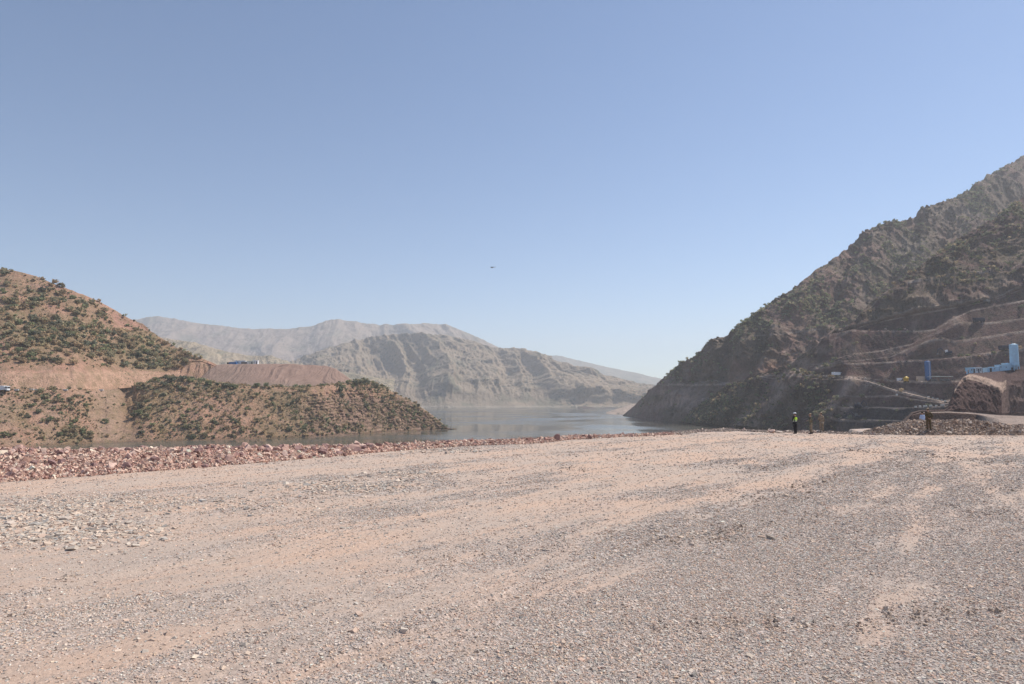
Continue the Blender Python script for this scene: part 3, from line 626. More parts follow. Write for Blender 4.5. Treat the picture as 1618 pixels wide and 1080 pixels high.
bp = nd(n, 'ShaderNodeBump', Distance=0.05); L(mr3.outputs[0], bp.inputs['Strength']); L(n1.outputs[0], bp.inputs['Height']); L(bp.outputs[0], b.inputs['Normal'])
xs = np.array([-6500, -2500, -800, 0, 800, 2500, 6500.]); ys = np.array([-3000, -800, 0, 400, 900, 2000, 4000, 6400.])
GX, GY = np.meshgrid(xs, ys); idx = np.arange(GX.size).reshape(GX.shape)
f = np.stack([idx[:-1, :-1], idx[:-1, 1:], idx[1:, 1:], idx[1:, :-1]], -1).reshape(-1, 4)
tag(mesh_np('lake', np.stack([GX, GY, np.full_like(GX, WATER)], -1).reshape(-1, 3), f, 4, m), kind='structure')

# ---------------------------------------------------------------- gravel platform
E = np.array([  # X, near base of the berm, crest, berm height
    (-110, 14, 26, 0.6), (-60, 17, 29, 0.55), (-30, 18.8, 31.0, 0.52), (-22, 20.6, 31.0, 0.50), (-18, 24.6, 32.5, 0.56), (-13.3, 30.0, 34.6, 0.38), (-9.5, 35.5, 39.0, 0.20), (-4.5, 42.5, 45, 0.10),
    (1.85, 47.0, 48.8, 0.08), (4.5, 51.5, 53, 0.05), (10, 55, 56.9, 0.03), (14, 58.5, 60, 0.02), (17, 62, 64, 0.03), (21, 64.5, 66.6, 0.05), (23, 61.5, 63.5, 0.03), (28, 60, 61.5, 0.0), (31, 57.5, 59, 0.0),
    (34, 66, 68, 0.0), (40, 70, 72, 0.0), (50, 72, 74, 0.0), (120, 76, 78, 0.0)])
def platform_h(x, y):
    yb = np.interp(x, E[:, 0], E[:, 1]); yc = np.interp(x, E[:, 0], E[:, 2]); H = np.interp(x, E[:, 0], E[:, 3])
    lump = fbm(x * 0.35, y * 0.35, 0 * x, 4, 201)
    h = H * (1 + 0.5 * lump) * sstep(yb, yc, y)
    edge_n = fbm(x * 0.25, y * 0.05, 0 * x, 3, 203) * 0.8
    d = y - (yc + 1.2 + edge_n); h = h - np.where(d > 0, np.minimum(d * 0.68, 24), 0)
    # gravel windrow on the right
    mt = 0.05 + 1.0 * sstep(30.5, 35.5, x) * (1 - 0.38 * sstep(39, 44, x))
    mo = mt * sstep(56.3, 59.0, y) * (1 - sstep(60.5, 63.5, y)) * sstep(30, 32, x)
    h = h + mo * (1 + 0.12 * lump)
    # wheel ruts and shallow waves
    q = (x * 0.78 - y * 0.62)
    uu = x * 0.62 + y * 0.78
    h = h + 0.05 * fbm(q * 0.5, uu * 0.05, 0 * x, 5, 205, gain=0.6) + 0.014 * fbm(x * 1.5, y * 1.5, 0 * x, 3, 207)
    clod = sstep(0.15, 0.5, fbm(q * 0.7, uu * 0.10, 0 * x, 3, 208))       # torn-up strips along wheel tracks
    h = h + clod * 0.05 * fbm(x * 4.0, y * 4.0, 0 * x, 3, 209)
    h = h - 0.05 * sstep(0.80, 0.97, 1 - np.abs(fbm(q * 0.22 + 0.3 * vnoise(uu * 0.05, 0, 0, 7), uu * 0.012, 0 * x, 2, 210)) * 3)
    return h
def gravel_mask(x, y):
    """0 = packed dirt, 1 = loose crushed stone, in streaks along the haul direction"""
    u = x * 0.62 + y * 0.78; v = x * 0.78 - y * 0.62
    s = fbm(u * 0.09, v * 0.5, 0 * x, 5, 211, gain=0.68) * 1.15 + 0.6 * fbm(u * 0.5, v * 1.5, 0 * x, 4, 214, gain=0.65)
    sx, sy = 809 + F * x / np.maximum(y, 1), 632 + F * CAM_Z / np.maximum(y, 1)
    bias = 0.0 + 0.0006 * np.clip(sx - 620, -620, 1000) * sstep(700, 860, sy) + 0.0015 * np.clip(sy - 880, -150, 300)
    bias = bias - 0.6 * blob(sx, sy, 250, 900, 330, 50) - 0.35 * blob(sx, sy, 850, 735, 380, 40) - 0.40 * blob(sx, sy, 1350, 702, 550, 20) - 0.2 * blob(sx, sy, 520, 790, 300, 25)
    bias = bias + 0.5 * blob(sx, sy, 60, 830, 130, 28) + 0.35 * blob(sx, sy, 600, 770, 160, 16) + 0.3 * blob(sx, sy, 150, 785, 260, 16)
    return np.clip(np.maximum(0.60 + bias * 0.66 + s * 0.95, (0.42 + 0.25 * s) * sstep(850, 1150, sx) * sstep(735, 800, sy)), 0, 1)
v = np.concatenate([np.linspace(-220, -10, 12), np.linspace(-6, 4, 12), 1 / np.linspace(1 / 4.4, 1 / 46.0, 430), np.linspace(46.2, 84, 190), np.linspace(86, 110, 12)])
u = np.linspace(-1.25, 1.25, 1000)
u = np.sign(u) * np.abs(u) ** 1.35 / 1.25 ** 0.35
YY, UU = np.meshgrid(v, u, indexing='ij')
XX = UU * (np.maximum(YY, 0) + np.where(YY < 30, 30, 30))
XX = np.where(YY < 0, UU * 30 * (1 - YY / 40), XX)
ZZ = platform_h(XX, YY)
gm = gravel_mask(XX, YY)
n0 = fbm(XX * 0.3, YY * 0.3, 0 * XX, 5, 221); n1_ = fbm(XX * 2.2, YY * 2.2, 0 * XX, 4, 223)
U_, V_ = XX * 0.62 + YY * 0.78, XX * 0.78 - YY * 0.62
n2_ = fbm(U_ * 0.35, V_ * 2.2, 0 * XX, 5, 225, gain=0.65)
dirt = mixc(np.broadcast_to(np.array((0.58, 0.395, 0.285)), XX.shape + (3,)), (0.49, 0.395, 0.325), 0.5 + n0 + n2_)
dirt = mixc(dirt, (0.40, 0.32, 0.265), sstep(0.1, 0.6, n2_ + 0.5 * n1_) * 0.6)
grv = mixc(np.broadcast_to(np.array((0.47, 0.395, 0.35)), XX.shape + (3,)), (0.40, 0.35, 0.32), 0.5 + n0 * 0.8 + n1_ * 0.4)
dirt = mixc(dirt, (0.52, 0.395, 0.315), 0.3 * np.ones_like(XX)); gc = mixc(dirt, grv, 0.15 + 0.85 * sstep(0.15, 0.9, gm))
yb = np.interp(XX, E[:, 0], E[:, 1])
gc = mixc(gc, (0.46, 0.30, 0.245), sstep(-0.3, 0.8, YY - yb) * (XX < 6) * 1.0)
gc = mixc(gc, (0.33, 0.24, 0.19), sstep(56, 57, YY) * sstep(63, 62, YY) * sstep(31, 33, XX))
ny, nx = XX.shape; idx = np.arange(ny * nx).reshape(ny, nx)
f = np.stack([idx[:-1, :-1], idx[:-1, 1:], idx[1:, 1:], idx[1:, :-1]], -1).reshape(-1, 4)
m, n, b = new_mat('gravel_and_dirt'); L = n.links.new
at = nd(n, 'ShaderNodeAttribute', attribute_name='Col'); ga = nd(n, 'ShaderNodeAttribute', attribute_name='g'); tc = nd(n, 'ShaderNodeTexCoord')
def vor(scale, feat='F1'):
    q = nd(n, 'ShaderNodeTexVoronoi', Scale=scale); q.feature = feat; L(tc.outputs['Object'], q.inputs['Vector']); return q
v1 = vor(26.0); v2 = vor(9.0)
nn = nd(n, 'ShaderNodeTexNoise', Scale=14.0, Detail=8.0, Roughness=0.75); L(tc.outputs['Object'], nn.inputs['Vector'])
sepc = nd(n, 'ShaderNodeSeparateColor'); L(v1.outputs['Color'], sepc.inputs[0])
sep2 = nd(n, 'ShaderNodeSeparateColor'); L(v2.outputs['Color'], sep2.inputs[0])
r1 = nd(n, 'ShaderNodeMapRange'); r1.inputs[3].default_value = 0.62; r1.inputs[4].default_value = 1.38; L(sepc.outputs[0], r1.inputs[0])
r2 = nd(n, 'ShaderNodeMapRange'); r2.inputs[3].default_value = 0.78; r2.inputs[4].default_value = 1.22; L(sep2.outputs[0], r2.inputs[0])
mu = nd(n, 'ShaderNodeMath', operation='MULTIPLY'); L(r1.outputs[0], mu.inputs[0]); L(r2.outputs[0], mu.inputs[1])
one = nd(n, 'ShaderNodeMix', data_type='FLOAT'); L(ga.outputs['Fac'], one.inputs[0]); one.inputs[2].default_value = 1.0; L(mu.outputs[0], one.inputs[3])
r3 = nd(n, 'ShaderNodeMapRange'); r3.inputs[1].default_value = 0.3; r3.inputs[2].default_value = 0.7; r3.inputs[3].default_value = 0.84; r3.inputs[4].default_value = 1.16; L(nn.outputs[0], r3.inputs[0])
mu2 = nd(n, 'ShaderNodeMath', operation='MULTIPLY'); L(one.outputs[0], mu2.inputs[0]); L(r3.outputs[0], mu2.inputs[1])
vm = nd(n, 'ShaderNodeVectorMath', operation='SCALE'); L(at.outputs['Color'], vm.inputs[0]); L(mu2.outputs[0], vm.inputs['Scale']); L(vm.outputs[0], b.inputs['Base Color'])
hs = nd(n, 'ShaderNodeMath', operation='MULTIPLY'); L(v1.outputs['Distance'], hs.inputs[0]); L(ga.outputs['Fac'], hs.inputs[1])
hh = nd(n, 'ShaderNodeMath', operation='SUBTRACT'); L(nn.outputs[0], hh.inputs[0]); L(hs.outputs[0], hh.inputs[1])
bp = nd(n, 'ShaderNodeBump', Strength=0.9, Distance=0.03); L(hh.outputs[0], bp.inputs['Height']); L(bp.outputs[0], b.inputs['Normal'])
b.inputs['Roughness'].default_value = 0.95; b.inputs['Specular IOR Level'].default_value = 0.1
tag(mesh_np('ground', np.stack([XX, YY, ZZ], -1).reshape(-1, 3), f, 4, m, gc.reshape(-1, 3), extra={'g': gm.ravel()}, smooth=True), kind='structure')

# ---------------------------------------------------------------- stones
def rot_rand(N, flat=1.0):
    q = rng.normal(size=(N, 4)); q /= np.linalg.norm(q, axis=1)[:, None]
    w, x, y, z = q.T
    return np.stack([np.stack([1 - 2 * (y * y + z * z), 2 * (x * y - z * w), 2 * (x * z + y * w)], 1),
                     np.stack([2 * (x * y + z * w), 1 - 2 * (x * x + z * z), 2 * (y * z - x * w)], 1),
                     np.stack([2 * (x * z - y * w), 2 * (y * z + x * w), 1 - 2 * (x * x + y * y)], 1)], 1)
CV = np.array([(-1, -1, -1), (1, -1, -1), (1, 1, -1), (-1, 1, -1), (-1, -1, 1), (1, -1, 1), (1, 1, 1), (-1, 1, 1)], float) * 0.5
CF = np.array([(0, 3, 2, 1), (4, 5, 6, 7), (0, 1, 5, 4), (1, 2, 6, 5), (2, 3, 7, 6), (3, 0, 4, 7)])
def chips(pos, size, col, name, mat, flat=1.0):
    """angular six-sided stone chips, one mesh"""
    N = len(pos); V = CV[None] * (1 + rng.uniform(-0.45, 0.2, (N, 8, 3)))
    V *= np.stack([np.ones(N), rng.uniform(0.6, 1, N), rng.uniform(0.4, 0.8, N)], 1)[:, None]
    V = np.einsum('nij,nkj->nki', rot_rand(N), V) * np.array([1, 1, flat]) * size[:, None, None] + pos[:, None]
    Fc = (CF[None] + (np.arange(N) * 8)[:, None, None]).reshape(-1, 4)
    cc = np.repeat(col[:, None], 8, 1).reshape(-1, 3)
    return mesh_np(name, V.reshape(-1, 3), Fc, 4, mat, cc)
def stone_cols(N, base, spread=0.22):
    pal = np.array(base); c = pal[rng.integers(0, len(pal), N)] * (1 + rng.normal(0, spread, (N, 1))); return np.clip(c * np.array((1.02, 0.995, 0.955)), 0.03, 0.7)
GP = [(0.50, 0.42, 0.37), (0.55, 0.45, 0.385), (0.42, 0.375, 0.345), (0.64, 0.56, 0.50), (0.52, 0.37, 0.30), (0.44, 0.41, 0.37), (0.38, 0.30, 0.25), (0.58, 0.44, 0.34)]
# near field: count per square metre falls off with distance
N = 780000
t = rng.random(N); y1, y2, y3 = 4.6, 10.0, 60.0
a1 = (y2 ** 2 - y1 ** 2) / 2; a2 = y2 ** 2 * math.log(y3 / y2); p1 = a1 / (a1 + a2)
yy = np.where(t < p1, np.sqrt(y1 ** 2 + (t / p1) * (y2 ** 2 - y1 ** 2)), y2 * np.exp(np.clip((t - p1) / (1 - p1), 0, 1) * math.log(y3 / y2)))
xx = yy * rng.uniform(-0.86, 0.86, N)
g = gravel_mask(xx, yy); keep = rng.random(N) < (0.11 + 0.89 * sstep(0.2, 1.0, g)) 
keep &= yy < np.interp(xx, E[:, 0], E[:, 1]) + 0.5
xx, yy = xx[keep], yy[keep]; N = len(xx)
sz = np.exp(rng.normal(math.log(0.022), 0.34, N)) * np.maximum(1, yy / 11.0) ** 0.68
sz = np.clip(sz, 0.012, 0.12)
zz = platform_h(xx, yy) + sz * 0.04
tag(chips(np.stack([xx, yy, zz], 1), sz, stone_cols(N, GP, 0.13), 'gravel', M_gravel, 0.6), 'loose pinkish grey crushed stone strewn over the packed dirt yard', 'gravel', kind='stuff')
# cobbles in patches
def patch(cx, cy, rx, ry, N):
    px = cx + rng.normal(0, rx / 1.6, N); py = cy + rng.normal(0, ry / 1.6, N); py = np.clip(py, 694, 1200)
    a, b_ = pdir(px, py); Y = -CAM_Z / b_; return a * Y, Y
XS, YS, SS = [], [], []
for (cx, cy, rx, ry, N, s) in ((40, 828, 110, 24, 3400, 0.075), (180, 838, 80, 16, 1000, 0.062), (250, 792, 200, 10, 800, 0.06), (560, 768, 100, 9, 900, 0.08), (640, 750, 50, 7, 300, 0.09), (120, 800, 140, 14, 700, 0.07),
                               (500, 800, 160, 14, 500, 0.055), (700, 712, 60, 3, 120, 0.16), (1000, 1000, 500, 60, 90, 0.05), (300, 1000, 260, 50, 120, 0.05), (640, 835, 300, 25, 260, 0.045), (1120, 845, 130, 8, 200, 0.06)):
    x_, y_ = patch(cx, cy, rx, ry, N); XS.append(x_); YS.append(y_); SS.append(np.exp(rng.normal(math.log(s), 0.4, N)))
xx, yy, sz = map(np.concatenate, (XS, YS, SS)); ok = yy < np.interp(xx, E[:, 0], E[:, 1]) + 0.3; xx, yy, sz = xx[ok], yy[ok], sz[ok]
CPAL = [(0.54, 0.46, 0.39), (0.49, 0.43, 0.375), (0.56, 0.45, 0.37), (0.41, 0.38, 0.35), (0.50, 0.38, 0.31)]
tag(chips(np.stack([xx, yy, platform_h(xx, yy) + sz * 0.02], 1), sz, stone_cols(len(xx), CPAL, 0.12), 'cobbles', M_gravel, 0.55), 'pale fist-sized cobbles lying in patches on the dirt', 'cobbles', kind='stuff')

# torn-up clods along the wheel tracks
XS, YS, SS = [], [], []
for (x0, y0, x1, y1, w, N, s) in ((960, 985, 1330, 990, 5, 500, 0.045), (1340, 985, 1618, 955, 6, 420, 0.045), (1010, 862, 1240, 822, 4, 420, 0.06), (1240, 822, 1330, 812, 3, 120, 0.06), (1110, 852, 1180, 838, 5, 200, 0.06),
                                  (1330, 712, 1480, 716, 1.2, 160, 0.10), (1430, 716, 1618, 733, 1.5, 260, 0.10), (1240, 773, 1330, 752, 2, 200, 0.08), (1395, 722, 1430, 735, 2, 80, 0.09), (1480, 800, 1618, 815, 4, 200, 0.06),
                                  (1150, 790, 1290, 783, 3, 160, 0.07), (1180, 745, 1290, 722, 1.5, 160, 0.09), (0, 968, 60, 962, 4, 60, 0.045), (100, 915, 125, 910, 2, 40, 0.05), (590, 890, 900, 872, 5, 160, 0.045), (700, 1010, 960, 1040, 8, 160, 0.04), (880, 742, 930, 740, 1.5, 60, 0.08), (1540, 775, 1618, 768, 3, 100, 0.07)):
    N = int(N * 0.6); s *= 0.55; t = rng.beta(1.3, 1.3, N); t = t + 0.05 * np.sin(t * 40); px = x0 + (x1 - x0) * t + rng.normal(0, 6, N); py = y0 + (y1 - y0) * t + rng.normal(0, w * 1.3, N); py += w * 0.6 * np.sin(t * 9 + x0)
    a, b_ = pdir(px, py); Y = -CAM_Z / b_; XS.append(a * Y); YS.append(Y); SS.append(np.exp(rng.normal(math.log(s), 0.4, N)))
xx, yy, sz = map(np.concatenate, (XS, YS, SS))
tag(chips(np.stack([xx, yy, platform_h(xx, yy) + sz * 0.2], 1), sz, stone_cols(len(xx), [(0.40, 0.31, 0.25), (0.46, 0.37, 0.30), (0.34, 0.28, 0.24), (0.50, 0.40, 0.33)], 0.15), 'clods', M_gravel, 0.9), 'lumps of dirt and stone thrown up along the wheel tracks', 'clods', kind='stuff')

# angular boulders
def rock_template(seed, sub=2):
    r = np.random.default_rng(seed); bm = bmesh.new(); bmesh.ops.create_icosphere(bm, subdivisions=sub, radius=1.0)
    V = np.array([v.co[:] for v in bm.verts]); Fc = np.array([[v.index for v in f.verts] for f in bm.faces]); bm.free()
    V *= np.array([1.0, r.uniform(0.6, 0.9), r.uniform(0.45, 0.75)])
    for _ in range(14):
        nrm = r.normal(size=3); nrm /= np.linalg.norm(nrm); d = r.uniform(0.26, 0.6)
        q = V @ nrm - d; V -= np.where(q > 0, q, 0)[:, None] * nrm
    V += r.normal(0, 0.012, V.shape)
    return V * 0.5, Fc
RT = [rock_template(s) for s in range(9)]; RTL = [rock_template(s + 50, 1) for s in range(9)]
N = 30000
x_ = np.concatenate([rng.uniform(-58, -8, int(N * .76)), rng.uniform(-10, 8, int(N * .17)), rng.uniform(4, 31, N - int(N * .76) - int(N * .17))])
yb_ = np.interp(x_, E[:, 0], E[:, 1]); yc_ = np.interp(x_, E[:, 0], E[:, 2])
w_ = (yc_ + 1.8 - yb_)
y_ = yb_ - 0.2 + rng.random(N) * w_; lt = x_ > 6
y_[lt] = yc_[lt] + rng.normal(0.1, 0.75, lt.sum())
y_ += np.where(rng.random(N) < 0.04, -rng.exponential(0.6, N), 0)
fr = np.clip((y_ - yb_) / w_, 0, 1)
s_ = np.exp(rng.normal(math.log(0.135), 0.58, N)) * (0.7 + 0.55 * fr); s_ = np.clip(s_, 0.06, 0.7)
s_ *= np.where(x_ > -3, 0.62, 1.0) * np.where((x_ > -14) & (x_ < -8) , 1.25, 1.0) * np.where(x_ < -28, 0.9, 1.0)
vis = np.abs(x_ / y_) < 0.80
RP = [(0.56, 0.375, 0.30), (0.48, 0.305, 0.245), (0.39, 0.235, 0.195), (0.62, 0.44, 0.355), (0.32, 0.19, 0.165), (0.52, 0.385, 0.325), (0.60, 0.47, 0.39)]
RPW = [(0.44, 0.36, 0.30), (0.36, 0.30, 0.26), (0.50, 0.42, 0.36), (0.3, 0.22, 0.2)]
cols = stone_cols(N, RP, 0.24) * 0.92; c2 = stone_cols(N, RPW, 0.14); cols = np.where((x_ > 14)[:, None], c2, cols)
z_ = platform_h(x_, y_)
appar = np.where(vis & (z_ > -0.6), s_ / y_, 0); order = np.argsort(-appar); big = order[:185]; rest = order[185:]
rr = rot_rand(N)
vs, fs, cs, off = [], [], [], 0
for ti in range(9):
    sel = rest[rest % 9 == ti]; V, Fc = RTL[ti]; n_ = len(sel)
    W_ = np.einsum('nij,kj->nki', rr[sel], V) * s_[sel][:, None, None] + np.stack([x_[sel], y_[sel], z_[sel] + s_[sel] * 0.14], 1)[:, None]
    vs.append(W_.reshape(-1, 3)); fs.append((Fc[None] + (np.arange(n_) * len(V))[:, None, None] + off).reshape(-1, 3)); off += n_ * len(V)
    cs.append(np.repeat(cols[sel][:, None], len(V), 1).reshape(-1, 3))
tag(mesh_np('rubble', np.concatenate(vs), np.concatenate(fs), 3, M_rock, np.concatenate(cs)), 'broken reddish blasted rock heaped along the edge of the yard', 'rubble', kind='stuff')
# small chips filling between the rocks
N = 110000
x2 = np.concatenate([rng.uniform(-58, 6, int(N * .9)), rng.uniform(5, 31, N - int(N * .9))]); yb2 = np.interp(x2, E[:, 0], E[:, 1]); yc2 = np.interp(x2, E[:, 0], E[:, 2])
y2_ = yb2 - 0.3 + rng.random(N) ** 0.8 * (yc2 + 1.5 - yb2); l2 = x2 > 5; y2_[l2] = yc2[l2] + rng.normal(0, 0.8, l2.sum())
s2 = np.exp(rng.normal(math.log(0.085), 0.4, N)); cc = np.where((x2 > 14)[:, None], stone_cols(N, RPW, .15), stone_cols(N, RP, 0.18))
tag(chips(np.stack([x2, y2_, platform_h(x2, y2_) + s2 * 0.2], 1), s2, cc, 'rock_chips', M_rock), 'small red rock fragments between the heaped rocks', 'rubble', kind='stuff')
# windrow stones
N = 26000
x3 = rng.uniform(31, 56, N); y3_ = rng.uniform(56.2, 64, N); s3 = np.exp(rng.normal(math.log(0.10), 0.45, N)); h3 = platform_h(x3, y3_); k3 = h3 > 0.06; x3, y3_, s3, h3 = x3[k3], y3_[k3], s3[k3], h3[k3]
tag(chips(np.stack([x3, y3_, h3 + s3 * 0.15], 1), s3, stone_cols(len(x3), [(0.38, 0.28, 0.22), (0.31, 0.23, 0.185), (0.44, 0.34, 0.27), (0.50, 0.42, 0.36), (0.26, 0.20, 0.165)], 0.15), 'gravel_bank', M_rock), 'low brown bank of loose gravel at the right edge of the yard', 'gravel bank', kind='stuff')

rock_mesh = {}
def rock_obj(k, shade, pos, size, rz, label, group=None, squash=1.0, name='rock'):
    key = (k, shade)
    if key not in rock_mesh:
        V, Fc = RT[k]; c = {'red': (0.45, 0.29, 0.24), 'pink': (0.58, 0.41, 0.34), 'dark': (0.28, 0.175, 0.16), 'pale': (0.54, 0.45, 0.38), 'white': (0.60, 0.54, 0.47), 'brown': (0.28, 0.21, 0.17)}[shade]
        o = mesh_np(name, V, Fc, 3, M_rock, np.broadcast_to(np.array(c), V.shape)); rock_mesh[key] = o
    else:
        o = rock_mesh[key].copy(); C.objects.link(o); o.name = name
    o.location = pos; o.scale = (size, size, size * squash); o.rotation_euler = (rnd.uniform(-.4, .4), rnd.uniform(-.4, .4), rz)
    tag(o, label, 'rock', group); return o
for j in big:
    k = int(j % 9)
    if x_[j] > 14: sh, lb, gr = 'pale', 'pale angular rock on the far rim of the yard near the people', 'pale rocks along the far rim'
    elif x_[j] > 4: sh, lb, gr = 'red', 'reddish rock on the far rim of the yard in front of the lake', 'red rocks along the lakeside rim'
    else:
        sh = ('red', 'pink', 'dark')[int(j) % 3]
        lb = {'red': 'reddish angular rock in the long rubble bank at the left', 'pink': 'light pink angular rock in the long rubble bank at the left', 'dark': 'dark maroon angular rock in the long rubble bank at the left'}[sh]
        gr = {'red': 'reddish rocks of the rubble bank', 'pink': 'light pink rocks of the rubble bank', 'dark': 'dark maroon rocks of the rubble bank'}[sh]
    rock_obj(k, sh, (x_[j], y_[j], z_[j] + s_[j] * 0.12), s_[j], rnd.uniform(0, 6), lb, gr)
def rock_at(px, py, h, size, k, shade, label, squash=1.0, wide=1.0):
    p = ground_pt(px, py, h); o = rock_obj(k, shade, tuple(p), size, rnd.uniform(-.3, .3), label, squash=squash); o.scale = (size * wide, size, size * squash); o.rotation_euler = (rnd.uniform(-.08, .08), rnd.uniform(-.1, .1), rnd.uniform(-.25, .25))
rock_at(196, 710, 0.52, 1.15, 6, 'pink', 'largest pale pink slab on top of the rubble bank at the left', 0.42, 1.5)
rock_at(177, 713, 0.50, 0.8, 3, 'pink', 'long pink slab leaning just left of the largest slab', 0.6)
rock_at(229, 708, 0.55, 0.5, 2, 'dark', 'dark rock perched on the rubble bank just right of the largest slab')
rock_at(556, 706, 0.3, 1.0, 4, 'red', 'reddish boulder standing above the bank right of its middle')
rock_at(573, 706, 0.3, 0.5, 5, 'dark', 'small dark upright rock beside the reddish boulder on the bank')
rock_at(624, 703, 0.25, 0.5, 6, 'dark', 'dark flat rock silhouetted against the lake on the bank', 0.6)
rock_at(707, 698, 0.2, 0.6, 7, 'dark', 'dark rock at the lakeward rim below the promontory tip', 0.7)
rock_at(880, 691, 0.3, 0.7, 0, 'dark', 'pointed dark rock standing on the far rim in front of open water', 1.5)
rock_at(931, 689, 0.2, 0.8, 8, 'dark', 'broad dark rock on the far rim right of the pointed rock', 0.8)
rock_at(940, 688, 0.2, 0.55, 2, 'red', 'small red rock touching the broad dark rock on the far rim')
rock_at(1219, 681, 0.15, 1.2, 3, 'pink', 'long pale pink boulder left of the person in the yellow vest', 0.55)
rock_at(1231, 682, 0.1, 0.7, 4, 'pale', 'smaller pale boulder between the pink boulder and the vest wearer', 0.6)
rock_at(1190, 684.5, 0.05, 0.9, 6, 'pale', 'flat pale slab lying on the dirt in front of the rim', 0.35)
rock_at(1293, 681, 0.15, 0.7, 7, 'pale', 'pale rock on the rim behind the two uniformed people', 0.6)
rock_at(76, 1060, 0.0, 0.16, 1, 'white', 'whitish flat stone half buried in dirt at the lower left', 0.4)
rock_at(100, 818, 0.05, 0.4, 5, 'pale', 'biggest pale cobble in the cobble patch at the left', 0.5)
rock_at(14, 826, 0.02, 0.6, 8, 'pale', 'flat pale slab at the left edge of the cobble patch', 0.3)

# ---------------------------------------------------------------- shrubs
def shrub_template(seed, nl, leaf, lobes=5):
    r = np.random.default_rng(seed)
    Lc = np.stack([r.uniform(-0.32, 0.32, lobes), r.uniform(-0.32, 0.32, lobes), r.uniform(0.18, 0.5, lobes)], 1); Lr = r.uniform(0.18, 0.32, lobes)
    li = r.integers(0, lobes, nl); d = r.normal(size=(nl, 3)); d /= np.linalg.norm(d, axis=1)[:, None]
    rad = Lr[li] * r.uniform(0.45, 1.1, nl) ; P = Lc[li] + d * rad[:, None] * np.array([1, 1, 0.9]); P[:, 2] = np.abs(P[:, 2])
    a = r.normal(size=(nl, 3)); a /= np.linalg.norm(a, axis=1)[:, None]; b_ = np.cross(a, d + 0.3 * r.normal(size=(nl, 3))); b_ /= np.linalg.norm(b_, axis=1)[:, None] + 1e-6
    s = leaf * r.uniform(0.6, 1.4, nl)[:, None]
    V = np.stack([P - a * s - b_ * s * .7, P + a * s - b_ * s * .7, P + a * s * .8 + b_ * s * .7, P - a * s * .8 + b_ * s * .7], 1).reshape(-1, 3)
    V[:, 2] = np.maximum(V[:, 2], -0.12)
    sh = np.repeat(r.uniform(0.55, 1.6, nl), 4)
    # a few stems
    sv = []
    for k in range(4):
        c = Lc[k % lobes]; w = 0.02
        sv += [(-w, 0, -0.15), (w, 0, -0.15), (c[0] + w / 2, c[1], c[2]), (c[0] - w / 2, c[1], c[2])]
    V = np.concatenate([V, np.array(sv)]); st = np.zeros(len(V)); st[-16:] = 1; sh = np.concatenate([sh, np.ones(16)])
    return V, np.arange(len(V)).reshape(-1, 4), sh, st
SH = [shrub_template(s, 190, 0.075) for s in range(6)]; SL = [shrub_template(s + 30, 46, 0.13, 4) for s in range(8)]
TINT = {'dark': np.array((0.20, 0.205, 0.14)), 'green': np.array((0.25, 0.265, 0.145)), 'olive': np.array((0.33, 0.29, 0.18)), 'dry': np.array((0.42, 0.32, 0.20))}
BUSH = []
def seed_bush(layer, N, dens, smin, smax, names, seed, tmin=0.0, tmax=99):
    d = LAY[layer]; r = np.random.default_rng(seed); G = d['G'][:d['nf']]; sx = d['sx'][:d['nf']]; sy = d['sy'][:d['nf']]; T = d['T'][:d['nf']]
    e1 = G[1:, :-1] - G[:-1, :-1]; e2 = G[:-1, 1:] - G[:-1, :-1]; A = np.linalg.norm(np.cross(e1, e2), axis=-1)
    Gc, sx_, sy_, T_ = G[:-1, :-1], sx[:-1, :-1], sy[:-1, :-1], T[:-1, :-1]
    D = A * np.clip(dens(Gc, sx_, sy_, T_), 0, None) * (Gc[..., 2] > WATER + 0.35) * (sx_ > -260) * (sx_ < 1720) * (T_ >= tmin) * (T_ <= tmax)
    p = D.ravel() / D.sum(); i = r.choice(len(p), N, p=p)
    a, b_ = r.random(N), r.random(N)
    P = Gc.reshape(-1, 3)[i] + e1.reshape(-1, 3)[i] * a[:, None] + e2.reshape(-1, 3)[i] * b_[:, None]
    s = smin + (smax - smin) * r.random(N) ** 2.2
    for k in range(N):
        BUSH.append((P[k], s[k], names[r.integers(0, len(names))], layer))
def clump(f, seed, lo=-0.1, hi=0.35):
    return lambda G, sx, sy, T: 0.12 + sstep(lo, hi, nz(G, f, seed, 3))
def d_hill(G, sx, sy, T):
    c = clump(0.05, 301)(G, sx, sy, T)
    g = 2.6 * blob(sx, sy, 80, 525, 80, 22) + 2.6 * blob(sx, sy, 180, 550, 70, 20) + 2.5 * blob(sx, sy, 255, 575, 45, 14) + 1.2 * blob(sx, sy, 40, 480, 50, 22) + 1.0 * blob(sx, sy, 30, 560, 60, 25)
    return (c * 0.75 + g) * (1 - 0.85 * blob(sx, sy, 30, 530, 8, 45)) * (1 - 0.7 * blob(sx, sy, 185, 505, 30, 10))
seed_bush('left_hill', 2400, d_hill, 0.6, 4.8, ['dark', 'green', 'olive', 'olive', 'dry', 'dry'], 1, tmin=2.08)
seed_bush('left_hill', 2600, lambda G, sx, sy, T: 0.4 + clump(0.09, 309)(G, sx, sy, T), 0.35, 1.5, ['olive', 'dry', 'dry', 'green'], 21, tmin=2.05)
